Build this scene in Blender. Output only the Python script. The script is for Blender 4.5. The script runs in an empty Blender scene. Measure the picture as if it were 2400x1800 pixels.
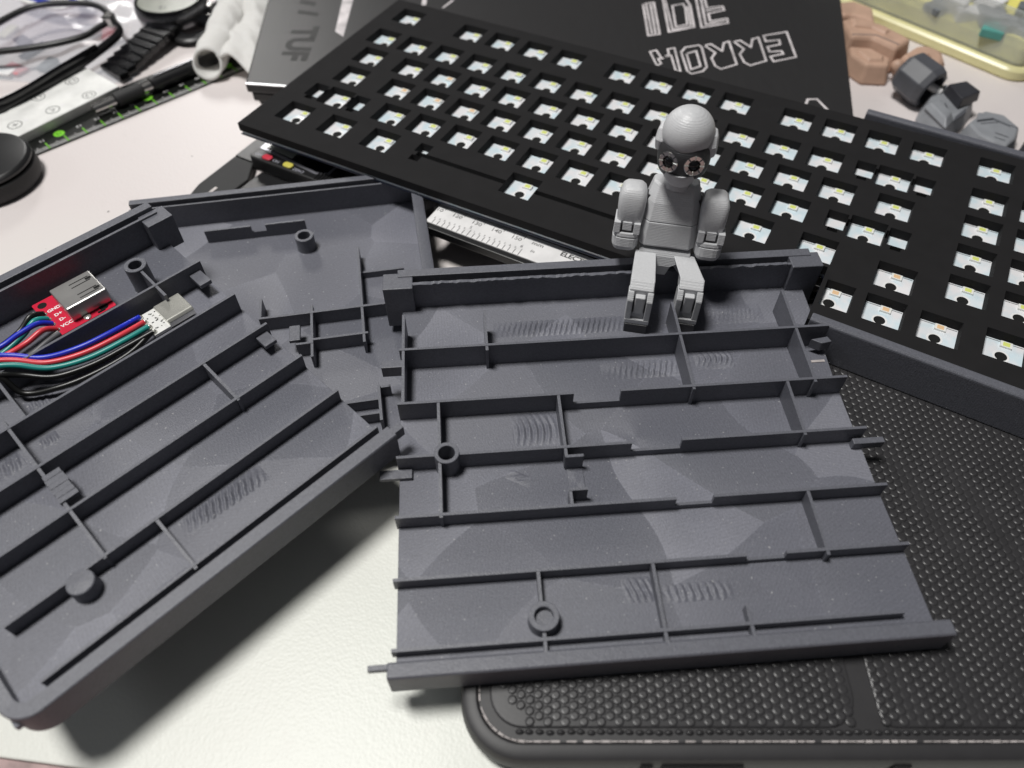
import bpy, bmesh, math, random
from mathutils import Matrix, Vector
random.seed(7)
S = 0.001                                    # everything below is written in millimetres
sc = bpy.context.scene
COL = sc.collection
R = math.radians

# ------------------------------------------------------------------ camera
cam_d = bpy.data.cameras.new('camera')
cam = bpy.data.objects.new('camera', cam_d)
COL.objects.link(cam)
cam.location = (0, 0, 0.222)
cam.rotation_euler = (R(90 - 52), 0, 0)
cam_d.sensor_width = 36.0
cam_d.lens = 36.0 * 1750 / 2400
cam_d.clip_start = 0.01
cam_d.clip_end = 20.0
cam_d.dof.use_dof = True
cam_d.dof.focus_distance = 0.262
cam_d.dof.aperture_fstop = 9.0
sc.camera = cam

# ------------------------------------------------------------------ light and exposure
world = bpy.data.worlds.new('World')
sc.world = world
world.use_nodes = True
bg = world.node_tree.nodes['Background']
bg.inputs[0].default_value = (0.92, 0.95, 1.0, 1)
bg.inputs[1].default_value = 0.055


def area_light(name, loc, target, size, power, color):
    d = bpy.data.lights.new(name, 'AREA')
    d.shape = 'DISK'
    d.size = size
    d.energy = power
    d.color = color
    o = bpy.data.objects.new(name, d)
    COL.objects.link(o)
    o.location = loc
    o.rotation_euler = (Vector(target) - Vector(loc)).to_track_quat('-Z', 'Y').to_euler()
    return o


area_light('ceiling_lamp', (-0.40, 0.25, 1.50), (0.0, 0.20, 0.0), 0.36, 23.0, (1.0, 0.985, 0.955))
area_light('side_fill', (-2.00, 0.10, 1.25), (0.0, 0.22, 0.0), 0.60, 2.5, (0.90, 0.94, 1.0))  # added cool side light from the left, its source unseen
area_light('far_sheen_light', (-0.62, 1.60, 0.80), (-0.05, 0.30, 0.0), 0.30, 4.6, (1.0, 0.98, 0.95))  # added behind for the sheen on lid and floors, no known source
sc.view_settings.view_transform = 'Standard'
sc.view_settings.look = 'None'
sc.view_settings.exposure = 0.0
sc.view_settings.gamma = 1.0
sc.cycles.use_denoising = True
sc.cycles.max_bounces = 8
sc.cycles.transparent_max_bounces = 12


# ------------------------------------------------------------------ materials
def new_mat(name):
    m = bpy.data.materials.new(name)
    m.use_nodes = True
    nt = m.node_tree
    return m, nt, nt.nodes['Principled BSDF']


def node(nt, kind, **kw):
    n = nt.nodes.new(kind)
    for k, v in kw.items():
        if k in n.inputs:
            n.inputs[k].default_value = v
        else:
            setattr(n, k, v)
    return n


def coords(nt, scale=1000.0):
    tc = node(nt, 'ShaderNodeTexCoord')
    mp = node(nt, 'ShaderNodeMapping')
    mp.inputs['Scale'].default_value = (scale,) * 3
    nt.links.new(tc.outputs['Object'], mp.inputs['Vector'])
    return mp.outputs['Vector']


def mix_rgb(nt, fac, a, b, mode='MIX'):
    n = nt.nodes.new('ShaderNodeMix')
    n.data_type = 'RGBA'
    n.blend_type = mode
    for idx, val in ((0, fac), (6, a), (7, b)):
        if hasattr(val, 'is_linked') or hasattr(val, 'links'):
            nt.links.new(val, n.inputs[idx])
        elif idx == 0:
            n.inputs[0].default_value = val
        else:
            n.inputs[idx].default_value = (*val, 1) if len(val) == 3 else val
    return n.outputs[2]


def ramp(nt, src, p0, p1, c0=(0, 0, 0), c1=(1, 1, 1)):
    n = nt.nodes.new('ShaderNodeValToRGB')
    n.color_ramp.elements[0].position = p0
    n.color_ramp.elements[1].position = p1
    n.color_ramp.elements[0].color = (*c0, 1)
    n.color_ramp.elements[1].color = (*c1, 1)
    nt.links.new(src, n.inputs[0])
    return n.outputs[0]


def simple(name, col, rough=0.5, metal=0.0, var=0.10, grain=1.5, bump=0.15, dist=0.05, spec=0.5, **extra):
    """Plain procedural material: base colour with soft mottling and a fine grain."""
    m, nt, b = new_mat(name)
    v = coords(nt)
    nz = node(nt, 'ShaderNodeTexNoise', Scale=0.12, Detail=5.0)
    nt.links.new(v, nz.inputs['Vector'])
    lo = tuple(c * (1 - var) for c in col)
    hi = tuple(min(1, c * (1 + var)) for c in col)
    c = ramp(nt, nz.outputs['Fac'], 0.3, 0.7, lo, hi)
    nt.links.new(c, b.inputs['Base Color'])
    b.inputs['Roughness'].default_value = rough
    b.inputs['Metallic'].default_value = metal
    b.inputs['Specular IOR Level'].default_value = spec
    if bump:
        gz = node(nt, 'ShaderNodeTexNoise', Scale=grain, Detail=3.0)
        nt.links.new(v, gz.inputs['Vector'])
        bp = node(nt, 'ShaderNodeBump', Strength=bump, Distance=dist * S)
        nt.links.new(gz.outputs['Fac'], bp.inputs['Height'])
        nt.links.new(bp.outputs['Normal'], b.inputs['Normal'])
    for k, val in extra.items():
        b.inputs[k.replace('_', ' ')].default_value = val
    return m


def printed_plastic(name, col, patches=False, rough=0.42, speck=0.20):
    """FDM printed plastic: speckle, faint layer lines on upright faces, and on the
    bed side patches where the print lines change direction, their sheen put into the colour."""
    m, nt, b = new_mat(name)
    v = coords(nt)
    sp = node(nt, 'ShaderNodeTexNoise', Scale=1.15, Detail=5.0, Roughness=0.8)
    nt.links.new(v, sp.inputs['Vector'])
    base = ramp(nt, sp.outputs['Fac'], 0.30, 0.70, tuple(c * (1 - speck) for c in col), tuple(c * (1 + speck) for c in col))
    if patches:
        wob = node(nt, 'ShaderNodeTexNoise', Scale=0.012, Detail=1.0)
        nt.links.new(v, wob.inputs['Vector'])
        add = node(nt, 'ShaderNodeVectorMath', operation='MULTIPLY_ADD')
        nt.links.new(wob.outputs['Color'], add.inputs[0])
        add.inputs[1].default_value = (45, 45, 0)
        nt.links.new(v, add.inputs[2])
        vo = node(nt, 'ShaderNodeTexVoronoi', voronoi_dimensions='2D', Scale=0.027)
        vo.inputs['Randomness'].default_value = 1.0
        nt.links.new(add.outputs[0], vo.inputs['Vector'])
        sep = node(nt, 'ShaderNodeSeparateColor')
        nt.links.new(vo.outputs['Color'], sep.inputs[0])
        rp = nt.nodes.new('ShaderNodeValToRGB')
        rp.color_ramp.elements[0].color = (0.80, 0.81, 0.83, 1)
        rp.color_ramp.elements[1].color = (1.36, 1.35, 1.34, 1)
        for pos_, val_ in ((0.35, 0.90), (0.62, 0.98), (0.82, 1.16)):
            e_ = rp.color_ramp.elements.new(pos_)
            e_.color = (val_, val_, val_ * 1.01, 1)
        # sheen of parallel print lines painted into the colour, fading across each region
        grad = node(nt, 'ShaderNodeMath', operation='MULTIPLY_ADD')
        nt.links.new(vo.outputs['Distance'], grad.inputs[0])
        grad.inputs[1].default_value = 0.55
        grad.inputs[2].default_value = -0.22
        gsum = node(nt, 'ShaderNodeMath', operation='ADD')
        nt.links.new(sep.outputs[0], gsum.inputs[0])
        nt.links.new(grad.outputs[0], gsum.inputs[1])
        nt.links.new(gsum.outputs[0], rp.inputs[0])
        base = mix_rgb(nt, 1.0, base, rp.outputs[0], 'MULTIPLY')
        # the print lines themselves, turned with the region
        rot = node(nt, 'ShaderNodeVectorRotate', rotation_type='Z_AXIS')
        nt.links.new(v, rot.inputs['Vector'])
        ang = node(nt, 'ShaderNodeMath', operation='MULTIPLY')
        nt.links.new(sep.outputs[2], ang.inputs[0])
        ang.inputs[1].default_value = 3.14
        nt.links.new(ang.outputs[0], rot.inputs['Angle'])
        pl = node(nt, 'ShaderNodeTexWave', wave_type='BANDS', bands_direction='X', Scale=0.30, Distortion=0.8, Detail=1.0)
        nt.links.new(rot.outputs[0], pl.inputs['Vector'])
        plc = ramp(nt, pl.outputs['Fac'], 0.0, 1.0, (0.965, 0.965, 0.965), (1.035, 1.035, 1.035))
        base = mix_rgb(nt, 1.0, base, plc, 'MULTIPLY')
        # seam of blobs where two fill regions meet
        ve = node(nt, 'ShaderNodeTexVoronoi', voronoi_dimensions='2D', feature='DISTANCE_TO_EDGE', Scale=0.027)
        ve.inputs['Randomness'].default_value = 1.0
        nt.links.new(add.outputs[0], ve.inputs['Vector'])
        seam = ramp(nt, ve.outputs['Distance'], 0.003, 0.009, (0.6, 0.6, 0.6), (0, 0, 0))
        dots = node(nt, 'ShaderNodeTexNoise', Scale=1.3, Detail=1.0)
        nt.links.new(v, dots.inputs['Vector'])
        dmask = ramp(nt, dots.outputs['Fac'], 0.5, 0.66)
        sm = node(nt, 'ShaderNodeMath', operation='MULTIPLY')
        nt.links.new(seam, sm.inputs[0])
        nt.links.new(dmask, sm.inputs[1])
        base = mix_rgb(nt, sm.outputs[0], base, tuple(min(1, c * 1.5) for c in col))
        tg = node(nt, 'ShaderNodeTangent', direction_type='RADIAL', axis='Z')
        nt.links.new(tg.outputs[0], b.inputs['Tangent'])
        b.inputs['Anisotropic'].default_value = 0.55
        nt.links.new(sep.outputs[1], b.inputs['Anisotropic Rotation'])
        # scattered pale scuffs
        sc_ = node(nt, 'ShaderNodeTexNoise', Scale=0.9, Detail=2.0)
        nt.links.new(v, sc_.inputs['Vector'])
        scf = ramp(nt, sc_.outputs['Fac'], 0.70, 0.73)
        base = mix_rgb(nt, scf, base, (0.32, 0.32, 0.33))
    nt.links.new(base, b.inputs['Base Color'])
    b.inputs['Roughness'].default_value = rough
    wv = node(nt, 'ShaderNodeTexWave', wave_type='BANDS', bands_direction='Z', Scale=0.55, Distortion=1.2, Detail=2.0)
    nt.links.new(v, wv.inputs['Vector'])
    fine = node(nt, 'ShaderNodeTexNoise', Scale=2.2, Detail=3.0)
    nt.links.new(v, fine.inputs['Vector'])
    b1 = node(nt, 'ShaderNodeBump', Strength=0.6, Distance=0.06 * S)
    nt.links.new(wv.outputs['Fac'], b1.inputs['Height'])
    b2 = node(nt, 'ShaderNodeBump', Strength=0.8, Distance=0.14 * S)
    nt.links.new(fine.outputs['Fac'], b2.inputs['Height'])
    nt.links.new(b1.outputs['Normal'], b2.inputs['Normal'])
    nt.links.new(b2.outputs['Normal'], b.inputs['Normal'])
    return m


def mat_desk_mat():
    m, nt, b = new_mat('desk_mat_leatherette')
    v = coords(nt)
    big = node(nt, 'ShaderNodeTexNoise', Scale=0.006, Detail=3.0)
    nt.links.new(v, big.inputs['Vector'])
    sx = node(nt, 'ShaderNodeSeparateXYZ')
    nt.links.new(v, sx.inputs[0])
    # tint of the light painted into the mat: greenish in front, rosier behind
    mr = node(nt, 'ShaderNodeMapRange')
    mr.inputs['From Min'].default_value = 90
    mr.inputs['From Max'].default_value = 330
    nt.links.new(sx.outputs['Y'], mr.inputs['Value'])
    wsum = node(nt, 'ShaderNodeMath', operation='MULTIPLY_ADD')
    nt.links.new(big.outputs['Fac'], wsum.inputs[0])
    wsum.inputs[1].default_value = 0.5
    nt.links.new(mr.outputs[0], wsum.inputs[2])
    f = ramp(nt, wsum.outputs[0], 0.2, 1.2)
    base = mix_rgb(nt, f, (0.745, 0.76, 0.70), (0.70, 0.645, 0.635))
    # pencil smudges and specks
    sm = node(nt, 'ShaderNodeTexNoise', Scale=0.07, Detail=6.0, Roughness=0.75)
    nt.links.new(v, sm.inputs['Vector'])
    smf = ramp(nt, sm.outputs['Fac'], 0.60, 0.80)
    half = node(nt, 'ShaderNodeMath', operation='MULTIPLY')
    nt.links.new(smf, half.inputs[0])
    half.inputs[1].default_value = 0.4
    base = mix_rgb(nt, half.outputs[0], base, (0.52, 0.47, 0.45))
    dk = node(nt, 'ShaderNodeTexVoronoi', Scale=0.045)
    nt.links.new(v, dk.inputs['Vector'])
    dkf = ramp(nt, dk.outputs['Distance'], 0.016, 0.036, (1, 1, 1), (0, 0, 0))
    base = mix_rgb(nt, dkf, base, (0.12, 0.10, 0.09))
    nt.links.new(base, b.inputs['Base Color'])
    b.inputs['Roughness'].default_value = 0.42
    gr = node(nt, 'ShaderNodeTexVoronoi', Scale=1.15, feature='SMOOTH_F1')
    nt.links.new(v, gr.inputs['Vector'])
    bp = node(nt, 'ShaderNodeBump', Strength=0.45, Distance=0.12 * S)
    nt.links.new(gr.outputs['Distance'], bp.inputs['Height'])
    nt.links.new(bp.outputs['Normal'], b.inputs['Normal'])
    return m


def mat_circuit_board():
    m, nt, b = new_mat('white_circuit_board')
    v = coords(nt)
    nz = node(nt, 'ShaderNodeTexNoise', Scale=0.16, Detail=2.0)
    nt.links.new(v, nz.inputs['Vector'])
    c = ramp(nt, nz.outputs['Fac'], 0.35, 0.62, (0.64, 0.76, 0.82), (0.82, 0.81, 0.83))
    nt.links.new(c, b.inputs['Base Color'])
    b.inputs['Roughness'].default_value = 0.22
    return m


def mat_clear(name, col, alpha, rough=0.15):
    m, nt, b = new_mat(name)
    v = coords(nt)
    nz = node(nt, 'ShaderNodeTexNoise', Scale=0.08, Detail=3.0)
    nt.links.new(v, nz.inputs['Vector'])
    c = ramp(nt, nz.outputs['Fac'], 0.3, 0.7, tuple(x * 0.9 for x in col), col)
    nt.links.new(c, b.inputs['Base Color'])
    b.inputs['Roughness'].default_value = rough
    b.inputs['Alpha'].default_value = alpha
    return m


def mat_cloth_white():
    m, nt, b = new_mat('white_tissue')
    v = coords(nt)
    nz = node(nt, 'ShaderNodeTexNoise', Scale=0.35, Detail=6.0)
    nt.links.new(v, nz.inputs['Vector'])
    bp = node(nt, 'ShaderNodeBump', Strength=0.6, Distance=0.7 * S)
    nt.links.new(nz.outputs['Fac'], bp.inputs['Height'])
    nt.links.new(bp.outputs['Normal'], b.inputs['Normal'])
    c = ramp(nt, nz.outputs['Fac'], 0.2, 0.8, (0.86, 0.85, 0.83), (0.93, 0.93, 0.92))
    nt.links.new(c, b.inputs['Base Color'])
    b.inputs['Roughness'].default_value = 0.8
    tl = node(nt, 'ShaderNodeBsdfTranslucent')
    tl.inputs['Color'].default_value = (0.86, 0.84, 0.80, 1)
    mx = node(nt, 'ShaderNodeMixShader')
    mx.inputs[0].default_value = 0.35
    out = nt.nodes['Material Output']
    nt.links.new(b.outputs[0], mx.inputs[1])
    nt.links.new(tl.outputs[0], mx.inputs[2])
    nt.links.new(mx.outputs[0], out.inputs['Surface'])
    return m


def mat_lid():
    """Brushed dark metal lid of the laptop."""
    m, nt, b = new_mat('brushed_lid')
    v = coords(nt)
    mp = node(nt, 'ShaderNodeMapping')
    mp.inputs['Scale'].default_value = (4.0, 0.05, 1)
    nt.links.new(v, mp.inputs['Vector'])
    nz = node(nt, 'ShaderNodeTexNoise', Scale=1.0, Detail=2.0)
    nt.links.new(mp.outputs[0], nz.inputs['Vector'])
    c = ramp(nt, nz.outputs['Fac'], 0.3, 0.7, (0.026, 0.025, 0.026), (0.033, 0.032, 0.033))
    nt.links.new(c, b.inputs['Base Color'])
    b.inputs['Metallic'].default_value = 0.2
    b.inputs['Roughness'].default_value = 0.44
    return m


M = {}
M['case'] = printed_plastic('grey_printed_plastic', (0.120, 0.123, 0.144))
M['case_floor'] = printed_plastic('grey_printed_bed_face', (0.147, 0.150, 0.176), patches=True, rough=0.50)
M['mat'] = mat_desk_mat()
M['desk'] = simple('stained_desk', (0.42, 0.30, 0.29), 0.6, var=0.5)
M['foam'] = simple('black_foam', (0.0115, 0.0110, 0.0118), 0.85, bump=0.4, grain=2.5, dist=0.08, spec=0.25)
M['pcb'] = mat_circuit_board()
M['pcb_edge'] = simple('dark_blue_board_edge', (0.006, 0.010, 0.028), 0.4)
M['silk'] = simple('white_silkscreen', (0.86, 0.86, 0.86), 0.4, bump=0)
M['led_body'] = simple('led_package', (0.88, 0.88, 0.84), 0.3, bump=0)
M['led_yellow'] = simple('led_yellow_phosphor', (0.74, 0.80, 0.22), 0.35, bump=0)
M['led_orange'] = simple('led_orange_phosphor', (0.85, 0.58, 0.34), 0.35, bump=0)
M['hole'] = simple('dark_hole', (0.003, 0.003, 0.003), 0.9, bump=0)
M['black'] = simple('black_plastic', (0.010, 0.010, 0.011), 0.38)
M['black_matte'] = simple('matte_black_plastic', (0.014, 0.014, 0.015), 0.6)
M['black_gloss'] = simple('glossy_black', (0.006, 0.006, 0.007), 0.15, bump=0)
M['rubber'] = simple('tablet_rubber', (0.028, 0.027, 0.029), 0.5, bump=0.25, grain=0.8)
M['rubber_dots'] = simple('tablet_embossed_rubber', (0.034, 0.033, 0.035), 0.36, bump=0.2, grain=0.8)
M['worn_edge'] = simple('worn_pale_edge', (0.50, 0.46, 0.45), 0.7, var=0.35)
M['lid'] = mat_lid()
M['lid_edge'] = simple('silver_edge', (0.42, 0.42, 0.43), 0.3, metal=0.8, bump=0)
M['lid_mark'] = simple('pale_lid_marking', (0.62, 0.58, 0.59), 0.5, var=0.3)
M['lid_logo'] = simple('dark_lid_logo', (0.02, 0.02, 0.02), 0.6, bump=0)
M['steel'] = simple('steel', (0.62, 0.60, 0.58), 0.18, metal=1.0, bump=0.1, grain=0.5)
M['bright_steel'] = simple('bright_plated_steel', (0.86, 0.85, 0.78), 0.22, metal=0.75, bump=0)
M['plated_shell'] = simple('plated_shell', (0.50, 0.49, 0.48), 0.30, metal=0.75, bump=0.15, grain=0.4)
M['steel_dark'] = simple('dark_steel', (0.16, 0.16, 0.17), 0.25, metal=0.9, bump=0)
M['scale_white'] = simple('pale_scale_strip', (0.80, 0.79, 0.79), 0.45, bump=0)
M['ink'] = simple('black_ink', (0.016, 0.016, 0.016), 0.6, bump=0)
M['ink_grey'] = simple('grey_ink', (0.10, 0.10, 0.10), 0.6, bump=0)
M['lcd'] = simple('lcd_glass', (0.34, 0.37, 0.34), 0.12, bump=0)
M['lcd_frame'] = simple('screen_frame', (0.36, 0.36, 0.40), 0.3, metal=0.5, bump=0)
M['red_btn'] = simple('red_button', (0.62, 0.04, 0.07), 0.45, bump=0)
M['yellow_btn'] = simple('yellow_button', (0.62, 0.56, 0.10), 0.45, bump=0)
M['grey_text'] = simple('grey_lettering', (0.40, 0.40, 0.46), 0.6, bump=0)
M['ruler'] = simple('ruler_black', (0.006, 0.007, 0.006), 0.35, bump=0)
M['green'] = simple('ruler_green', (0.20, 0.62, 0.03), 0.5, bump=0)
M['white'] = simple('white_plastic', (0.80, 0.80, 0.78), 0.35, bump=0.05)
M['red_pcb'] = simple('red_circuit_board', (0.62, 0.015, 0.05), 0.35, bump=0)
M['wire_blue'] = simple('blue_wire', (0.012, 0.030, 0.52), 0.35, bump=0)
M['wire_red'] = simple('red_wire', (0.70, 0.045, 0.065), 0.35, bump=0)
M['wire_teal'] = simple('teal_wire', (0.015, 0.27, 0.24), 0.35, bump=0)
M['wire_black'] = simple('black_wire', (0.008, 0.008, 0.008), 0.35, bump=0)
M['wire_grey'] = simple('grey_wire', (0.12, 0.12, 0.13), 0.4, bump=0)
M['robot'] = printed_plastic('light_grey_printed_plastic', (0.57, 0.575, 0.59), rough=0.36, speck=0.06)
M['robot_dark'] = printed_plastic('dark_grey_printed_plastic', (0.036, 0.036, 0.039), rough=0.36, speck=0.1)
M['tissue'] = mat_cloth_white()
M['bag'] = mat_clear('clear_plastic_film', (0.75, 0.78, 0.84), 0.38, 0.1)
M['bag_blue'] = simple('blue_bag_seal', (0.01, 0.03, 0.36), 0.35, bump=0)
M['bag_part'] = simple('small_grey_parts', (0.10, 0.10, 0.12), 0.5)
M['bag_red'] = simple('pink_label', (0.60, 0.22, 0.24), 0.5)
M['bag_cream'] = simple('cream_card', (0.62, 0.60, 0.47), 0.6)
M['lens'] = mat_clear('spectacle_lens', (0.55, 0.50, 0.62), 0.22, 0.03)
M['watch_face'] = simple('watch_face_glass', (0.27, 0.28, 0.24), 0.2, bump=0)
M['tub'] = mat_clear('cloudy_yellowish_plastic', (0.86, 0.81, 0.44), 0.92, 0.3)
M['tub_wall'] = mat_clear('cloudy_clear_plastic', (0.72, 0.76, 0.74), 0.36, 0.2)
M['tub_yellow'] = simple('yellow_filling', (0.90, 0.82, 0.22), 0.6)
M['teal'] = simple('teal_plastic', (0.10, 0.34, 0.30), 0.5)
M['slate'] = simple('slate_grey_plastic', (0.16, 0.175, 0.19), 0.5)
M['beige'] = simple('beige_figure_plastic', (0.52, 0.34, 0.25), 0.5, bump=0.1)
M['fig_grey'] = simple('grey_figure_plastic', (0.26, 0.27, 0.29), 0.45, bump=0.1)
M['fig_dark'] = simple('charcoal_figure_plastic', (0.035, 0.035, 0.042), 0.45, bump=0.1)
M['fig_mid'] = simple('slate_figure_plastic', (0.085, 0.088, 0.100), 0.45, bump=0.1)


# ------------------------------------------------------------------ mesh helpers
class MB:
    """Collects shapes (in mm) and links them as ONE mesh object."""
    XF = None                                                 # optional transform for a leaning assembly

    def __init__(self):
        self.v, self.f, self.m, self.cur = [], [], [], 0

    def add(self, vs, fs):
        o = len(self.v)
        self.v += [tuple(map(float, p)) for p in vs]
        for f in fs:
            self.f.append([o + i for i in f])
            self.m.append(self.cur)
        return self

    def box(self, x0, x1, y0, y1, z0, z1):
        vs = [(x, y, z) for z in (z0, z1) for y in (y0, y1) for x in (x0, x1)]
        return self.add(vs, [(0, 2, 3, 1), (4, 5, 7, 6), (0, 1, 5, 4), (2, 6, 7, 3), (0, 4, 6, 2), (1, 3, 7, 5)])

    def prism(self, pts, z0, z1, top=None):
        n = len(pts)
        top = top or pts
        vs = [(x, y, z0) for x, y in pts] + [(x, y, z1) for x, y in top]
        fs = [list(range(n))[::-1], list(range(n, 2 * n))]
        fs += [(i, (i + 1) % n, n + (i + 1) % n, n + i) for i in range(n)]
        return self.add(vs, fs)

    def prism_x(self, yz, x0, x1):
        n = len(yz)
        vs = [(x0, y, z) for y, z in yz] + [(x1, y, z) for y, z in yz]
        fs = [list(range(n)), list(range(n, 2 * n))[::-1]] + [(i, n + i, n + (i + 1) % n, (i + 1) % n) for i in range(n)]
        return self.add(vs, fs)

    def prism_y(self, xz, y0, y1):
        n = len(xz)
        vs = [(x, y0, z) for x, z in xz] + [(x, y1, z) for x, z in xz]
        fs = [list(range(n))[::-1], list(range(n, 2 * n))] + [(i, (i + 1) % n, n + (i + 1) % n, n + i) for i in range(n)]
        return self.add(vs, fs)

    def loft(self, rings, closed=True, caps=True):
        n = len(rings[0])
        vs = [p for r in rings for p in r]
        fs = []
        for k in range(len(rings) - 1):
            for i in range(n if closed else n - 1):
                a, b = k * n + i, k * n + (i + 1) % n
                fs.append((a, b, b + n, a + n))
        if caps:
            fs.append(list(range(n))[::-1])
            fs.append(list(range((len(rings) - 1) * n, len(rings) * n)))
        return self.add(vs, fs)

    def lathe(self, prof, n=28, c=(0, 0, 0), mtx=None, caps=True):
        rings = []
        for r, z in prof:
            ring = []
            for i in range(n):
                a = 2 * math.pi * i / n
                p = Vector((r * math.cos(a), r * math.sin(a), z))
                if mtx:
                    p = mtx @ p
                ring.append(p + Vector(c))
            rings.append(ring)
        return self.loft(rings, True, caps)

    def tube(self, pts, r, n=8, rz=None):
        pts = [Vector(p) for p in pts]
        rings = []
        for i, p in enumerate(pts):
            t = (pts[min(i + 1, len(pts) - 1)] - pts[max(i - 1, 0)]).normalized()
            side = t.cross(Vector((0, 0, 1)))
            if side.length < 1e-4:
                side = Vector((1, 0, 0))
            side.normalize()
            up = side.cross(t).normalized()
            q = r if rz is None else rz
            rings.append([p + side * (r * math.cos(a)) + up * (q * math.sin(a)) for a in [2 * math.pi * k / n for k in range(n)]])
        return self.loft(rings)

    def ribbon(self, pts, w, z, h=0.05, closed=False):
        """Flat strip of width w along a polyline, laid at height z."""
        P = [Vector((p[0], p[1], 0)) for p in pts]
        n = len(P)
        segs = [(P[i], P[(i + 1) % n]) for i in range(n if closed else n - 1)]
        for k, (a, b) in enumerate(segs):
            t = (b - a)
            if t.length < 1e-6:
                continue
            t.normalize()
            a2, b2 = a - t * w * 0.45, b + t * w * 0.45
            s = Vector((-t.y, t.x, 0)) * w / 2
            self.prism([tuple((a2 + s)[:2]), tuple((a2 - s)[:2]), tuple((b2 - s)[:2]), tuple((b2 + s)[:2])], z, z + h + 0.004 * (k % 3))
        return self

    def ellipsoid(self, c, r, n=24, m=14, zmin=-1.0, zmax=1.0, mtx=None):
        prof = []
        a0, a1 = math.asin(zmin), math.asin(zmax)
        for k in range(m + 1):
            a = a0 + (a1 - a0) * k / m
            prof.append((math.cos(a), math.sin(a)))
        rings = []
        for cr, sz in prof:
            ring = []
            for i in range(n):
                t = 2 * math.pi * i / n
                p = Vector((r[0] * max(cr, 1e-3) * math.cos(t), r[1] * max(cr, 1e-3) * math.sin(t), r[2] * sz))
                if mtx:
                    p = mtx @ p
                ring.append(p + Vector(c))
            rings.append(ring)
        return self.loft(rings)

    def grid(self, fn, nu, nv):
        vs = [fn(i / nu, j / nv) for j in range(nv + 1) for i in range(nu + 1)]
        fs = [(j * (nu + 1) + i, j * (nu + 1) + i + 1, (j + 1) * (nu + 1) + i + 1, (j + 1) * (nu + 1) + i) for j in range(nv) for i in range(nu)]
        return self.add(vs, fs)

    def mesh(self, name, mats, smooth=None, recalc=True):
        me = bpy.data.meshes.new(name)
        if MB.XF:
            self.v = [tuple(MB.XF @ Vector(p)) for p in self.v]
        me.from_pydata([(x * S, y * S, z * S) for x, y, z in self.v], [], self.f)
        for m in (mats if isinstance(mats, (list, tuple)) else [mats]):
            me.materials.append(M[m])
        me.polygons.foreach_set('material_index', self.m)
        if recalc:
            bm = bmesh.new()
            bm.from_mesh(me)
            bmesh.ops.recalc_face_normals(bm, faces=bm.faces)
            bm.to_mesh(me)
            bm.free()
        if smooth is not None:
            me.polygons.foreach_set('use_smooth', [True] * len(me.polygons))
            me.set_sharp_from_angle(angle=R(smooth))
        me.update()
        return me

    def build(self, name, mats, parent=None, bevel=0.0, seg=2, smooth=None, recalc=True):
        o = bpy.data.objects.new(name, self.mesh(name, mats, smooth, recalc))
        COL.objects.link(o)
        if parent:
            o.parent = parent
        if bevel:
            b = o.modifiers.new('bevel', 'BEVEL')
            b.width = bevel * S
            b.segments = seg
            b.limit_method = 'ANGLE'
            b.angle_limit = R(35)
        return o


def tag(o, label, cat, group=None):
    o['label'] = label
    o['category'] = cat
    if group:
        o['group'] = group
    return o


def thing(name, label, cat, loc=(0, 0, 0), yaw=0.0, group=None):
    o = bpy.data.objects.new(name, None)
    o.empty_display_size = 0.01
    COL.objects.link(o)
    o.location = [c * S for c in loc]
    o.rotation_euler = (0, 0, R(yaw))
    return tag(o, label, cat, group)


def text(name, s, size, loc, yaw, mat, parent, align='CENTER', weight=0.0, sx=1.0, h=0.04):
    cu = bpy.data.curves.new(name, 'FONT')
    cu.body = s
    cu.size = size * S
    cu.align_x = align
    cu.align_y = 'CENTER'
    cu.extrude = h * S / 2
    cu.offset = weight * S
    cu.resolution_u = 3
    tmp = bpy.data.objects.new(name, cu)
    COL.objects.link(tmp)
    bpy.context.view_layer.update()
    me = bpy.data.meshes.new_from_object(tmp.evaluated_get(bpy.context.evaluated_depsgraph_get()))
    bpy.data.objects.remove(tmp)
    bpy.data.curves.remove(cu)
    me.materials.clear()
    me.materials.append(M[mat])
    o = bpy.data.objects.new(name, me)
    COL.objects.link(o)
    o.location = [c * S for c in loc]
    o.rotation_euler = (0, 0, R(yaw))
    o.scale = (sx, 1, 1)
    o.parent = parent
    return o


def rounded(x0, x1, y0, y1, r, n=6, corners='abcd'):
    """Rectangle with rounded corners; a = x0y0, b = x1y0, c = x1y1, d = x0y1."""
    out = []
    for key, cx, cy, a0 in (('a', x0 + r, y0 + r, 180), ('b', x1 - r, y0 + r, 270), ('c', x1 - r, y1 - r, 0), ('d', x0 + r, y1 - r, 90)):
        if key in corners:
            for k in range(n + 1):
                a = R(a0 + 90 * k / n)
                out.append((cx + r * math.cos(a), cy + r * math.sin(a)))
        else:
            out.append({'a': (x0, y0), 'b': (x1, y0), 'c': (x1, y1), 'd': (x0, y1)}[key])
    return out


def smooth_path(pts, n=8):
    """Catmull-Rom through the given points."""
    P = [Vector(p) for p in pts]
    out = []
    for i in range(len(P) - 1):
        p0, p1, p2, p3 = P[max(i - 1, 0)], P[i], P[i + 1], P[min(i + 2, len(P) - 1)]
        for k in range(n):
            t = k / n
            out.append(0.5 * ((2 * p1) + (p2 - p0) * t + (2 * p0 - 5 * p1 + 4 * p2 - p3) * t * t + (3 * p1 - p0 - 3 * p2 + p3) * t ** 3))
    out.append(P[-1])
    return out


# ------------------------------------------------------------------ the setting
desk = MB().box(-900, 900, -300, 1300, -30, -1.6).build('desk', 'desk')
desk['kind'] = 'structure'
mat_poly = [(-700, 110.0), (-139, 44.9), (-80, 38.0), (700, -52.5), (700, 1200), (-700, 1200)]
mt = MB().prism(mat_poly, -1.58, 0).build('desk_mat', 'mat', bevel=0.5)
mt['kind'] = 'structure'


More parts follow.
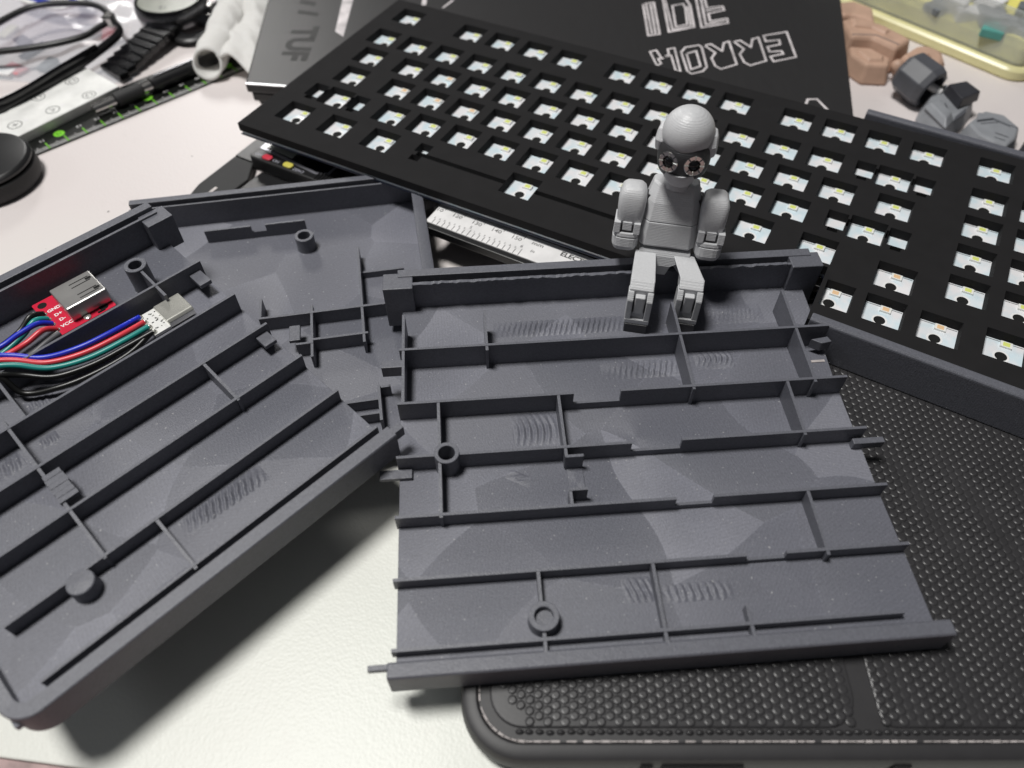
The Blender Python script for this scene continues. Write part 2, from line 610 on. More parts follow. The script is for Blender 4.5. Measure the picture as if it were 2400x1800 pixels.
# ------------------------------------------------------------------ printed case sections
RT = 0.95   # rib thickness


def rib_x(parent, y, x0, x1, h, notches=(), low=0.38, t=RT):
    """A rib running along x; notches are lowered stretches."""
    p = [(x0, -0.5)]
    p.append((x0, h))
    for a, b in notches:
        p += [(a, h), (a, h * low), (b, h * low), (b, h)]
    p += [(x1, h), (x1, -0.5)]
    m = MB()
    # split into convex pieces so that the notch stays clean
    cuts = [x0] + [c for n in notches for c in n] + [x1]
    for i in range(len(cuts) - 1):
        hh = h * low if i % 2 else h
        m.box(cuts[i], cuts[i + 1], y - t / 2, y + t / 2, -0.5, hh)
    return m.build('rib', 'case', parent)


def rib_y(parent, x, y0, y1, hfun, t=RT, drop=0.12):
    m = MB()
    m.prism_x([(y0, -0.5), (y0, hfun(y0) - drop), (y1, hfun(y1) - drop), (y1, -0.5)], x - t / 2, x + t / 2)
    return m.build('rib', 'case', parent)


def boss(parent, x, y, h, ro=3.9, ri=2.45, depth=None):
    d = depth if depth is not None else h
    prof = [(ro + 0.25, -0.5), (ro, 0.8), (ro, h - 0.15), (ro - 0.15, h), (ri + 0.15, h), (ri, h - 0.15), (ri, h - d + 0.05), (0.01, h - d + 0.05)]
    return MB().lathe(prof, 32, (x, y, 0), caps=False).build('screw_boss', 'case', parent, smooth=40)


def ripple(parent, cx, cy, w, h, wl, amp, lean=0.0, curve=0.0, yaw=0.0, fade=0.6):
    """Patch of wavy print ridges on the floor."""
    c, s = math.cos(R(yaw)), math.sin(R(yaw))
    nu = max(24, int(w / wl * 10))

    def fn(u, v):
        x, y = (u - 0.5) * w, (v - 0.5) * h
        xx = x + lean * y + curve * (v - 0.5) ** 2 * w
        ex = min(1, min(u / 0.30, (1 - u) / 0.22)) * (1 - fade * (1 - u))
        ey = math.sin(math.pi * min(1, max(0, v + 0.12 * math.sin(x * 0.9) * v * (1 - v)))) ** 1.1
        wob = 0.35 * math.sin(x * 0.7 + y * 1.9) + 0.25 * math.sin(x * 0.23 + 2.0)
        z = 0.02 + 1.15 * amp * ex * ey * (0.5 + 0.5 * math.sin(2 * math.pi * xx / wl + wob))
        if u in (0, 1) or v in (0, 1):
            z = -0.04
        return (cx + c * x - s * y, cy + s * x + c * y, z)
    return MB().grid(fn, nu, 12).build('print_ripple', 'case_floor', parent, smooth=180)


def rough_lip(m, x0, x1, y0, y1, z0, z1, step=1.5, jit=0.25):
    """A torn, stringy strip of support plastic along a wall."""
    xs = [x0 + i * step for i in range(int((x1 - x0) / step) + 1)] + [x1]
    ra, rb = [], []
    rings = []
    for x in xs:
        a = random.uniform(-jit, jit)
        b = random.uniform(-jit, jit)
        rings.append([(x, y0 + a, z0), (x, y1, z0), (x, y1, z1 + b * 0.6), (x, y0 + a, z1 + b)])
    return m.loft(rings)


# --- section with the robot sitting on it
T1 = thing('keyboard_case_section', 'dark grey printed case tray with the small robot sitting on its back wall', 'case',
           (-38.3, 164.8, 19.5), 4.4, 'printed keyboard case sections')
h1 = lambda y: 10.1 + 0.068 * y
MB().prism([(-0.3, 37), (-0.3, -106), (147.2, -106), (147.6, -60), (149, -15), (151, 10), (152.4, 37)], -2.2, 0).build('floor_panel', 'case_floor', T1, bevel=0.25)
ROWS = [0, -22.6, -41.2, -60.6, -79.9, -99.2]
ROWS1 = [0.3, -21.4, -41.1, -61.0, -79.9, -99.0]
ends1 = [(0, 149.2), (-0.4, 148.5), (-0.6, 148.2), (-0.8, 147.6), (-1.1, 147.1), (-1.3, 138.5)]
nots1 = [(), ((57.0, 72.6),), ((72.9, 88.8),), ((83.0, 94.4),), ((99.5, 111.1),), ()]
for y, (a, b), nn in zip(ROWS1, ends1, nots1):
    if y == -41.1:                                            # this rib is interrupted by a screw boss
        rib_x(T1, y, a, 11.4, h1(y))
        a = 18.6
    rib_x(T1, y, a, b, h1(y), nn)
for x, a, b in [(1.4, -21.0, 15.5), (29.8, -2.0, 15.6), (96.7, -22.8, 14.6), (137.5, -22.8, 17.2), (128.1, -42.4, -21.4), (123.0, -81.6, -61.0),
                (12.8, -38.0, -21.4), (12.8, -62.0, -43.8), (51.9, -44.6, -21.4), (51.7, -61.0, -55.8), (39.6, -89.2, -79.9), (39.6, -102.6, -97.0), (72.2, -102.6, -79.9), (95.9, -102.8, -94.0)]:
    rib_y(T1, x, a, b, h1)
rib_x(T1, -44.5, 51.6, 57.2, 7.1)
rib_x(T1, -55.8, 51.3, 57.0, 6.3)
boss(T1, 15.0, -40.9, 7.9, 3.9, 2.6, 7.0)
boss(T1, 39.9, -93.1, 4.5, 4.2, 2.6, 2.2)
# back wall: inner lip, groove and outer bar
w = MB()
w.prism_x([(29.3, -7.4), (29.3, 12.0), (30.3, 12.1), (30.4, 5.0), (33.2, 5.0), (33.3, 12.5), (36.6, 12.8), (36.9, -7.4)], -0.8, 153.0)
w.build('back_wall', 'case', T1, bevel=0.2)
m = MB()
rough_lip(m, 4.8, 143.0, 28.9, 30.2, 11.5, 12.35, 1.3, 0.28)
m.build('torn_support_strip', 'case', T1)
MB().box(-6.2, 4.6, 27.4, 35.5, -7.3, 12.1).build('corner_block', 'case', T1, bevel=0.3)
MB().box(144.6, 156.2, 27.6, 35.2, -7.3, 12.1).build('corner_block', 'case', T1, bevel=0.3)
# front wall with a cut end
MB().prism_x([(-101.9, -7.4), (-101.7, 2.5), (-102.4, 3.0), (-105.8, 3.1), (-106.3, 2.6), (-106.5, -7.4)], -2.4, 150.4).build('front_wall', 'case', T1, bevel=0.35)
MB().box(-7.6, -2.2, -103.4, -101.9, -0.2, 1.9).build('locating_pin', 'case', T1, bevel=0.15)
MB().box(-6.4, 3.8, -45.2, -41.9, 0.02, 1.5).build('joint_tab', 'case', T1, bevel=0.2)
MB().box(-6.6, 1.0, -3.6, -0.5, 0.6, 5.6).build('joint_tab', 'case', T1, bevel=0.2)
MB().box(144.4, 154.6, -44.6, -42.4, 0.02, 3.3).build('joint_tab', 'case', T1, bevel=0.3)
MB().prism([(143.2, -2.5), (149.4, -1.6), (150.2, -4.0), (146.4, -4.6)], 2.0, 6.2).build('broken_tab', 'case', T1, bevel=0.25)
MB().box(143.5, 148.3, -8.2, -7.2, 0.02, 0.3).build('scuff', 'worn_edge', T1)
MB().box(52.2, 57.2, -55.3, -45.0, 0.02, 0.5).build('nut_recess', 'case_floor', T1, bevel=0.1)
ripple(T1, 57, 15.5, 49, 8.0, 1.95, 0.95, lean=-0.35, fade=0.25)
ripple(T1, 121, 17.2, 24, 10, 2.0, 0.8, lean=-0.9, fade=0.2)
ripple(T1, 83, -6.4, 28, 8.5, 2.0, 0.75, lean=-0.3, fade=0.85)
ripple(T1, 109.5, -4.3, 14, 8.5, 2.0, 0.8, lean=-0.25, curve=0.9, fade=-0.0)
ripple(T1, 43.6, -28.8, 15.5, 13.4, 2.1, 0.8, lean=0.10, curve=0.5, fade=0.1)
ripple(T1, 67.5, -86.0, 9.0, 8.0, 1.9, 0.65, lean=0.35, fade=0.2)
ripple(T1, 84.0, -87.8, 21, 6.0, 2.2, 0.55, lean=0.15, fade=-0.0)
ripple(T1, 37.0, -47.0, 4.0, 9.0, 2.6, 0.35, lean=0.8, yaw=60, fade=0.1)

# --- left section with the wired USB board lying in it
T2 = thing('keyboard_case_section', 'dark grey printed case tray holding the red USB board and its wires', 'case',
           (-113.6, 201.0, 29.0), 45.8, 'printed keyboard case sections')
h2 = lambda y: 9.5 + 0.055 * y
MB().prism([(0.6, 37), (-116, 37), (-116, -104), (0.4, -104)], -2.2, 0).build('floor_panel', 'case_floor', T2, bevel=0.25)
for y, a, b in [(-2.0, -115.5, 0.1), (-24.0, -115.5, 0.0), (-42.7, -115.5, 0.2), (-61.8, -115.5, 0.4), (-81.0, -106.3, 0.1), (-100.2, -106.0, 0.2)]:
    rib_x(T2, y, a, b, h2(y))
for x, a, b in [(-73.7, -24.0, -6.0), (-79.0, -81.9, -20.0), (-24.2, -62.8, -42.7), (-63.5, -101.5, -81.0), (-17.3, -8.5, 7.6)]:
    rib_y(T2, x, a, b, h2)
boss(T2, -17.4, 11.2, 10.4, 3.9, 2.3, 8.0)
MB().lathe([(3.95, -0.5), (3.8, 0.5), (3.7, 4.9), (3.45, 5.15), (0.01, 5.3)], 32, (-87.0, -83.6, 0), caps=False).build('solid_boss', 'case', T2, smooth=40)
pad = MB()
for i in range(6):
    y0 = -58.8 + i * 2.0
    pad.box(-79.9 + 0.15 * (i % 2), -74.3 - 0.15 * (i % 3), y0 + 0.04, y0 + 1.92, 5.2, 6.75 + 0.07 * (i % 2))
pad.build('print_bridge', 'case', T2)
w = MB()
w.prism_x([(29.8, -7.4), (29.8, 12.0), (30.8, 12.1), (30.9, 6.0), (33.3, 6.0), (33.4, 12.6), (36.7, 12.8), (37.0, -7.4)], -116, 2.4)
w.build('back_wall', 'case', T2, bevel=0.2)
MB().box(-4.2, 5.8, 25.0, 33.0, -2.1, 11.2).build('corner_block', 'case', T2, bevel=0.25)
# left wall and front wall form one rounded corner
out = rounded(-116.4, 2.6, -106.6, 36.0, 8.0, 8, 'a')
cw = MB()
inner_front, inner_left = -102.2, -112.6
arc_o = [(-116.4 + 8 - 8 * math.cos(R(a)), -106.6 + 8 - 8 * math.sin(R(a))) for a in range(0, 91, 9)]
arc_i = [(inner_left + 3.6 - 3.6 * math.cos(R(a)), inner_front + 3.6 - 3.6 * math.sin(R(a))) for a in range(0, 91, 9)]
o_path = [(-116.4, 36)] + arc_o + [(2.6, -106.6)]
i_path = [(inner_left, 36)] + arc_i + [(2.6, inner_front)]
ztop = lambda y: 3.2 + max(0.0, (y + 100)) * 0.066
rings = []
for (ox, oy), (ix, iy) in zip(o_path, i_path):
    zt = ztop(oy)
    rings.append([(ox, oy, -7.6), (ox, oy, zt - 0.4), (ox + 0.3 * (ix - ox) / 4, oy + 0.3 * (iy - oy) / 4, zt), (ix, iy, zt), (ix, iy, -0.6), (ix, iy, -7.6)])
cw.loft(rings)
cw.build('front_wall', 'case', T2, smooth=35)
MB().box(2.4, 6.4, -105.4, -102.8, -1.8, 2.4).build('locating_pin', 'case', T2, bevel=0.2)
MB().box(-5.6, -1.2, -10.0, -2.6, 4.5, 6.2).build('joint_tab', 'case', T2, bevel=0.2)
MB().box(-5.4, -0.9, -49.0, -43.2, 3.0, 4.6).build('joint_tab', 'case', T2, bevel=0.2)
ripple(T2, -46.5, -86.0, 28, 7.5, 2.1, 0.9, lean=-0.45, yaw=-2, fade=-0.0)
ripple(T2, -68.3, -13.0, 10, 6.5, 2.0, 0.4, lean=-0.2, fade=0.2)
ripple(T2, -72.8, -29.0, 6.5, 5.0, 2.0, 0.4, lean=-0.2, fade=0.2)
ripple(T2, -85.5, -29.5, 9, 8.5, 2.2, 0.5, lean=-0.2, fade=0.2)
ripple(T2, -68.5, -98.0, 12, 2.6, 2.0, 0.3, lean=-0.2, fade=0.2)

# --- section underneath, between the other two
T3 = thing('keyboard_case_section', 'dark grey printed case tray lying under the other trays beside the caliper', 'case',
           (-43.8, 267.0, 9.0), 10.0, 'printed keyboard case sections')
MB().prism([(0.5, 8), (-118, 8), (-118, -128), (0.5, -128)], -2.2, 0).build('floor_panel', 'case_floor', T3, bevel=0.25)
w = MB()
# back wall with groove, right wall, rounded corner between
w.prism_x([(3.2, -3.4), (3.2, 11.2), (3.9, 11.3), (4.0, 6.5), (5.6, 6.5), (5.7, 12.4), (8.4, 12.6), (8.6, -3.4)], -118, -0.5)
w.build('back_wall', 'case', T3, bevel=0.2)
arc_o = [(4.2 - 5 + 5 * math.sin(R(a)), 8.5 - 5 + 5 * math.cos(R(a))) for a in range(0, 91, 10)]
arc_i = [(-0.5 + 0.2 * math.sin(R(a)), 3.2 - 0.0 - 0.6 * (1 - math.cos(R(a)))) for a in range(0, 91, 10)]
rings = []
for (ox, oy), (ix, iy) in zip(arc_o + [(4.4, -128)], arc_i + [(-0.3, -128)]):
    zt = 12.6 if oy > -5 else 12.6 - 0.066 * 128
    rings.append([(ox, oy, -3.4), (ox, oy, zt - 0.4), (ox - 0.15 * (ox - ix), oy - 0.15 * (oy - iy), zt), (ix, iy, zt - 0.1), (ix, iy, -3.4)])
MB().loft(rings).build('side_wall', 'case', T3, smooth=35)
h3 = 6.4
rib_x(T3, -9.0, -88.0, -46.6, 6.2, ((-69.0, -63.0),), 0.5)
boss(T3, -46.8, -19.5, 6.6, 3.9, 2.5, 5.5)
rib_x(T3, -42.0, -25.4, -7.6, 3.0)
rib_x(T3, -64.2, -63.6, -8.0, h3)
rib_x(T3, -78.2, -43.8, -23.6, h3)
rib_x(T3, -79.6, -50.0, -43.8, h3)
rib_x(T3, -108.6, -40, -21.6, h3 - 1.5)
rib_x(T3, -114.6, -40, -21.4, h3 - 1.5)
rib_x(T3, -103.8, -21.8, -17.4, h3 - 1.2)
hf = lambda y: h3
for x, a, b in [(-25.2, -82.6, -30.0), (-63.4, -64.6, -53.5), (-44.2, -86.5, -60.0), (-21.4, -119.0, -103.6)]:
    rib_y(T3, x, a, b, hf)
MB().box(-52.5, -48.5, -77.5, -70.0, 4.8, 6.3).build('joint_tab', 'case', T3, bevel=0.2)

# ------------------------------------------------------------------ USB board, plug and wires lying in the left tray
U = thing('wired_usb_board', 'red USB socket board wired to a small plug lying in the grey tray', 'circuit board', (-113.6, 201.0, 29.0), 45.8)
pcb = MB().prism(rounded(-51.5, -30.5, 4.6, 25.4, 0.6, 3), 3.0, 4.5).build('circuit_board', 'red_pcb', U)
for x, y in ((-48.8, 22.8), (-34.0, 7.0)):
    MB().lathe([(0.01, 0), (1.55, 0), (1.55, 0.03), (0.01, 0.03)], 20, (x, y, 4.5), caps=False).build('mounting_hole', 'hole', pcb)
sh = MB()
sh.box(-44.6, -30.2, 7.2, 20.4, 4.6, 10.6)
shell = sh.build('usb_socket', 'plated_shell', U, bevel=0.5)
for y in (10.2, 16.6):
    k = MB()
    k.box(-38.6, -31.8, y - 1.2, y - 0.85, 10.6, 10.66)
    k.box(-38.6, -31.8, y + 0.85, y + 1.2, 10.6, 10.66)
    k.build('spring_slot', 'hole', shell)
    MB().box(-33.2, -31.2, y - 0.55, y + 0.55, 10.6, 10.68).build('spring_slot', 'hole', shell)
MB().box(-30.25, -30.1, 8.2, 19.4, 5.6, 9.8).build('socket_opening', 'hole', shell)
for i, (s_, y) in enumerate((('GND', 18.4), ('D+', 15.0), ('D-', 11.8), ('VCC', 8.4))):
    text('lettering', s_, 2.0, (-46.6, y, 4.53), 0, 'silk', pcb, weight=0.06)
    MB().lathe([(1.05, 0), (1.05, 0.05), (0.8, 0.35), (0.01, 0.55)], 14, (-50.2, y - 0.4, 4.5), caps=False).build('solder_joint', 'bright_steel', pcb, smooth=60)
MB().lathe([(1.3, 0), (1.3, 0.4), (1.1, 0.6), (0.01, 0.6)], 16, (-40.3, 6.1, 4.5), caps=False).build('solder_joint', 'bright_steel', pcb, smooth=60)
MB().box(-36.8, -34.2, 5.2, 5.7, 4.5, 4.9).build('component', 'hole', pcb)
plug = MB().prism_x([(-17.4, 3.2), (-17.4, 5.4), (-16.6, 6.2), (-7.4, 6.2), (-6.6, 5.4), (-6.6, 3.2), (-7.4, 2.4), (-16.6, 2.4)], -22.5, -12.8).build('plug', 'bright_steel', U, bevel=0.3)
pb = MB().box(-28.4, -22.4, -18.0, -6.2, 3.4, 4.5).build('plug_board', 'white', U)
for k in range(16):
    x, y = random.uniform(-27.0, -22.8), random.uniform(-17.2, -7.0)
    MB().box(x, x + random.uniform(0.4, 0.9), y, y + random.uniform(0.3, 0.6), 4.5, 4.55).build('component', random.choice(['ink_grey', 'steel_dark', 'bright_steel']), pb)
for k, y in enumerate((-7.4, -10.6, -13.6, -16.6)):
    MB().ellipsoid((-28.0, y, 4.8), (1.2, 1.0, 0.9), 12, 8).build('solder_joint', 'bright_steel', pb, smooth=60)
wires_a = [('wire_blue', [(-28.0, -7.4, 5.2), (-37.5, -9.3, 7.2), (-49.2, -8.4, 7.6), (-59.0, -4.3, 7.6), (-66.0, 1.4, 9.8), (-72, 5.0, 11.2), (-84, 12, 10)]),
           ('wire_red', [(-28.0, -10.6, 5.2), (-37.0, -11.8, 6.4), (-49.0, -10.6, 6.6), (-59.3, -6.6, 7.2), (-66.4, -0.9, 9.8), (-72.6, 2.8, 11.0), (-84, 9.5, 10)]),
           ('wire_teal', [(-28.0, -13.6, 5.2), (-37.0, -13.9, 5.6), (-49.0, -12.6, 5.6), (-59.6, -8.8, 6.6), (-66.8, -3.2, 9.6), (-73.2, 0.6, 10.8), (-84, 7.2, 10)]),
           ('wire_black', [(-28.0, -16.6, 5.0), (-37.0, -16.0, 4.6), (-49.0, -14.9, 4.4), (-60.0, -11.6, 5.0), (-67.2, -5.8, 7.2), (-73.6, -3.2, 10.4), (-84, 4.0, 10)]),
           ('wire_black', [(-28.2, -16.0, 4.8), (-38.0, -18.0, 3.4), (-50.0, -17.4, 3.0), (-61.0, -14.6, 3.0), (-70.0, -9.0, 3.2), (-73.0, -3.4, 9.8), (-84, 2.0, 9.0)])]
for mname, pts in wires_a:
    MB().tube(smooth_path(pts, 8), 0.98, 10).build('wire', mname, U, smooth=60)
wires_b = [('wire_black', [(-50.2, 18.0, 5.0), (-54, 17.5, 7.0), (-60, 15.6, 5.0), (-70, 13.5, 5.0), (-84, 14.5, 5.0)]),
           ('wire_teal', [(-50.2, 14.6, 5.0), (-54, 14.2, 7.2), (-60, 12.6, 5.4), (-70, 11.0, 4.0), (-84, 11.5, 4.0)]),
           ('wire_blue', [(-50.2, 11.4, 5.0), (-54, 11.2, 8.0), (-60.5, 10.3, 8.6), (-69, 9.4, 8.6), (-84, 17, 8.0)]),
           ('wire_red', [(-50.2, 8.0, 5.0), (-54, 7.6, 7.6), (-60.5, 6.6, 7.0), (-69.5, 6.4, 7.4), (-84, 14, 6.5)]),
           ('wire_grey', [(-50.4, 5.6, 4.8), (-55, 4.4, 5.2), (-62, 2.6, 5.0), (-70, 1.4, 5.2), (-84, 9.5, 4.0)]),
           ('wire_black', [(-50.4, 6.4, 4.8), (-55, 5.8, 4.4), (-62, 4.4, 3.4), (-70, 3.2, 3.4), (-84, 12.0, 2.6)])]
for mname, pts in wires_b:
    MB().tube(smooth_path(pts, 8), 0.98, 10).build('wire', mname, U, smooth=60)

# ------------------------------------------------------------------ tablet in a rugged case
TB = thing('rugged_tablet', 'black rugged tablet case with embossed scale texture under the grey tray', 'tablet')
x0, x1, y0, y1, zt = -14.0, 262.0, 41.2, 212.0, 12.0


def rr(inset, z, r):
    return [(x, y, z) for x, y in rounded(x0 + inset, x1 - inset, y0 + inset, y1 - inset, max(r - inset, 2.0), 10)]


m = MB()
m.loft([rr(1.2, 0.3, 17), rr(0.4, 2.0, 17), rr(0.0, 5.0, 17), rr(0.1, 9.5, 17), rr(0.7, 11.4, 17), rr(1.9, 12.0, 17), rr(4.2, 12.0, 17), rr(5.0, 11.2, 17)], caps=True)
m.build('bumper', 'rubber', TB, smooth=30)
ln = rounded(x0 + 5.15, x1 - 5.15, y0 + 5.15, y1 - 5.15, 12.2, 10)
line = MB()
for i in range(len(ln)):
    a, b = Vector(ln[i]), Vector(ln[(i + 1) % len(ln)])
    n = max(1, int((b - a).length / 2.2))
    for k in range(n):
        p, q = a.lerp(b, k / n), a.lerp(b, (k + 1) / n)
        if random.random() < 0.12:
            continue
        line.ribbon([p, q], random.uniform(0.25, 0.62), 11.25, 0.25)
line.build('worn_edge_line', 'worn_edge', TB)
pads = []
for px0, px1, cor in ((-6.0, 92.2, 'abd'), (97.6, 255.0, 'abc')):
    pr = rounded(px0, px1, 49.6, 204.0, 9.0 if px0 < 0 else 4.0, 8, cor)
    pads.append(MB().prism(pr, 9.0, 11.75).build('grip_panel', 'rubber_dots', TB, bevel=0.5))
# stitched ridge along the front of the panels
st = MB()
x = 2.0
while x < 200:
    st.ellipsoid((x, 48.6 + random.uniform(-0.15, 0.15), 11.3), (1.25, 0.75, 0.75), 8, 5)
    x += random.uniform(2.4, 2.8)
sto = st.build('seam_ridge', 'rubber_dots', TB, smooth=60)
sto['kind'] = 'stuff'
# embossed scales: hexagonal lattice of tilted discs
em = MB()
pitch = 2.72
colw = pitch * math.sqrt(3) / 2
prof = [(1.22, 0.0), (1.14, 0.42), (0.55, 0.62)]
i = 0
x = -4.6
while x < 175:
    yy = 51.2 + (pitch / 2 if i % 2 else 0)
    while yy < 190:
        gap = 91.2 < x < 98.6
        if not gap and not (x < 3 and yy < 56 - x) and not (-34 < x < 100 and 82 < yy < 175 and x > 6):
            amp = 0.75 + 0.45 * math.sin(x * 0.37 + yy * 0.11) * math.sin(yy * 0.045 + x * 0.02)
            hgt = 0.30 * max(0.3, amp)
            c, n = Vector((x + random.uniform(-.08, .08), yy + random.uniform(-.08, .08), 11.72)), 8
            rings = []
            for r_, zf_ in ((1.38, 0.0), (1.24, 0.70), (0.75, 1.0)):
                rings.append([(c.x + r_ * math.cos(2 * math.pi * k / n), c.y + r_ * math.sin(2 * math.pi * k / n),
                               c.z + hgt * zf_ * (1 + 0.42 * r_ * math.cos(2 * math.pi * k / n + 0.8))) for k in range(n)])
            o_ = len(em.v)
            em.loft(rings, True, False)
            em.add([rings[-1][k] for k in range(n)], [list(range(n))])
        yy += pitch
    x += colw
    i += 1
emo = em.build('embossed_scales', 'rubber_dots', TB, smooth=70, recalc=False)
emo['kind'] = 'stuff'
# port cut-outs along the front edge
MB().prism_x([(40.7, 4.5), (40.7, 9.0), (42.3, 9.0), (42.3, 4.5)], 33.5, 36.5).build('port_slot', 'hole', TB)
MB().prism_x([(40.7, 4.5), (40.7, 9.0), (42.3, 9.0), (42.3, 4.5)], 39.0, 60.0).build('port_slot', 'hole', TB)
MB().prism_x([(40.75, 4.5), (40.75, 9.0), (42.3, 9.0), (42.3, 4.5)], 99.0, 103.5).build('port_slot', 'hole', TB)

# ------------------------------------------------------------------ keyboard: foam sheet over its circuit board
K = thing('keyboard_board', 'black foam keyboard layer with square openings over a white circuit board', 'keyboard')
mw = Matrix(((0.87998, 0.47484, -0.01268), (-0.47493, 0.88001, -0.00522), (0.00868, 0.01062, 0.99991))).to_4x4()
K.rotation_euler = mw.to_euler()
K.location = (-0.063242, 0.3936084, 0.02696516)
u = 19.05
keys = []                                                   # (x of right edge, y of near edge, led colour)
rowy = [4.87] + [-u * k for k in range(1, 6)]


def row(r, us, orange=()):
    for q in us:
        keys.append((q * u, rowy[r], 'o' if q in orange else 'y'))


row(0, [.5, 2.5, 3.5, 4.5, 5.5, 7, 8, 9, 10, 11.5, 12.5, 13.5, 14.5])
row(1, [i + .5 for i in range(13)] + [14.0])
row(2, [.75] + [2.0 + i for i in range(12)] + [14.2], (3.0,))
row(3, [.875] + [2.25 + i for i in range(11)] + [13.85], (2.25, 3.25, 4.25))
row(4, [1.125] + [2.75 + i for i in range(10)] + [13.08])
row(5, [.625, 1.875, 3.125, 6.85, 10.45, 11.5, 12.55])
for r in range(0, 5):
    for q in (15.93, 16.93, 17.93):
        keys.append((q * u, rowy[r] + (1.2 if r == 0 else 1.8), 'y'))
for q, yy in ((14.64, -79.2), (13.68, -98.3), (14.63, -98.3), (15.62, -98.3)):
    keys.append((q * u, yy, 'o'))
for q in (16.75, 17.9):
    keys.append((q * u, -96.2, 'y'))
rects = [(x - 14.0, x, y, y + 14.0) for x, y, c in keys]
# stabiliser cut-outs (stepped openings on both sides of the wide keys)
for cx, cy in ((1.125 * u - 7, -4 * u + 7), (14.0 * u - 7, -u + 7), (13.85 * u - 7, -3 * u + 7)):
    for s_ in (-1, 1):
        xa = cx + s_ * 12.0
        rects += [(xa - 4.0, xa + 4.0, cy - 4.6, cy + 6.0), (xa - 2.0, xa + 2.0, cy - 7.0, cy - 4.6)]
        rects.append((min(cx + s_ * 7.0, cx + s_ * 8.0), max(cx + s_ * 7.0, cx + s_ * 8.0), cy - 1.2, cy + 3.6))
scx = 6.85 * u - 7
rects += [(scx - 51, scx - 7.0, -90.3, -87.8), (scx + 7.0, scx + 51, -90.3, -87.8)]
for s_ in (-1, 1):
    xa = scx + s_ * 50
    rects += [(xa - 3.2, xa + 3.2, -87.8, -81.5), (xa - 2.4, xa + 2.4, -94.0, -90.3)]
FX0, FX1, FY0, FY1, FT = -13.4, 372.0, -107.4, 26.2, 3.9


def notch(y):
    """Left end of the stretch cut away at the front edge, where the tray's back wall stands."""
    return 195.0 + (y + 103.0) * 1.5


NX1, NY1 = 248.6, -78.0
gone = lambda x, y: y < NY1 and notch(y) < x < NX1
keys = [k for k in keys if not gone(k[0] - 7, k[1] + 1)]
rects = [q for q in rects if not gone((q[0] + q[1]) / 2, q[2])]
rects = [(max(q[0], NX1 + 1.6), *q[1:]) if q[0] < NX1 < q[1] and q[2] < NY1 - 8 else q for q in rects]
steps = {FY0 + 1.5 * k for k in range(1, int((NY1 - FY0) / 1.5) + 1)} | {NY1}
ys = sorted({FY0, FY1} | steps | {r for q in rects for r in q[2:]})
foam = MB()
for ya, yb in zip(ys[:-1], ys[1:]):
    if yb - ya < 1e-6:
        continue
    ym = (ya + yb) / 2
    spans = [(q[0], q[1]) for q in rects if q[2] < ym < q[3]]
    if ym < NY1:
        spans.append((notch(ym), NX1))
    spans.sort()
    xcur = FX0
    for a, b in spans + [(FX1, FX1)]:
        if a > xcur + 1e-6:
            foam.add([(xcur, ya, 0), (a, ya, 0), (a, yb, 0), (xcur, yb, 0)], [(0, 1, 2, 3)])
        xcur = max(xcur, b)
for a, b, c, d in rects:                                     # inner sides of the openings
    j = 0.25
    e = random.uniform(-j, j)
    foam.add([(a, c, 0), (b, c, 0), (b, d, 0), (a, d, 0), (a + .2, c + .2, -FT), (b - .2, c + .2, -FT), (b - .2, d - .2 + e * .3, -FT), (a + .2, d - .2, -FT)],
             [(0, 4, 5, 1), (1, 5, 6, 2), (2, 6, 7, 3), (3, 7, 4, 0)])
rim_ = [(FX0, FY0), (notch(FY0), FY0), (notch(NY1), NY1), (NX1, NY1), (NX1, FY0), (FX1, FY0), (FX1, FY1), (FX0, FY1)]
foam.add([(x, y, 0) for x, y in rim_] + [(x, y, -FT) for x, y in rim_], [(i, 8 + i, 8 + (i + 1) % 8, (i + 1) % 8) for i in range(8)])
foam.build('foam_sheet', 'foam', K, recalc=False)
pc = MB()
outline = [(FX0, FY0), (notch(FY0), FY0), (notch(NY1), NY1), (NX1, NY1), (NX1, FY0), (FX1, FY0), (FX1, FY1), (FX0, FY1)]
pc.prism([(FX0 + .6, FY0 + .6), (notch(FY0) - .6, FY0 + .6), (notch(NY1) - .2, NY1 + .6), (NX1 + .6, NY1 + .6), (NX1 + .6, FY0 + .6), (FX1 - .6, FY0 + .6), (FX1 - .6, FY1 - .6), (FX0 + .6, FY1 - .6)], -FT - 1.6, -FT - 0.02)
pc.cur = 1
pc.prism(outline, -FT - 2.0, -FT - 1.62)
board = pc.build('circuit_board', ['pcb', 'pcb_edge'], K)


def led_mesh(kind):
    q = MB()
    q.box(-1.9, 1.9, -1.35, 1.35, 0, 0.75)
    q.cur = 1
    q.box(-1.15, 1.15, -0.95, 0.95, 0.75, 0.8)
    return q.mesh('led', ['led_body', 'led_yellow' if kind == 'y' else 'led_orange'])


def hole_mesh():
    q = MB()
    q.lathe([(0.01, 0.06), (2.05, 0.06), (2.05, 0.0)], 24, caps=False)
    q.cur = 1
    q.lathe([(2.05, 0.05), (2.75, 0.05), (2.75, 0.0)], 24, caps=False)
    return q.mesh('switch_hole', ['hole', 'silk'])


lm = {k: led_mesh(k) for k in 'yo'}
hm = hole_mesh()
tr = MB().box(-6.6, 6.6, -0.14, 0.14, 0, 0.04).mesh('silk_line', 'ink_grey')
for x, y, c in keys:
    cx, cy = x - 7.0, y + 7.0
    for nm, me, ox, oy in (('led', lm[c], 0.9, 4.9), ('switch_hole', hm, 0.0, -0.9), ('silk_line', tr, 0.0, 6.2)):
        if nm == 'silk_line' and x < 13 * u:
            continue
        o = bpy.data.objects.new(nm, me)
        COL.objects.link(o)
        o.location = ((cx + ox) * S, (cy + oy) * S, (-FT - 0.01) * S)
        o.parent = board

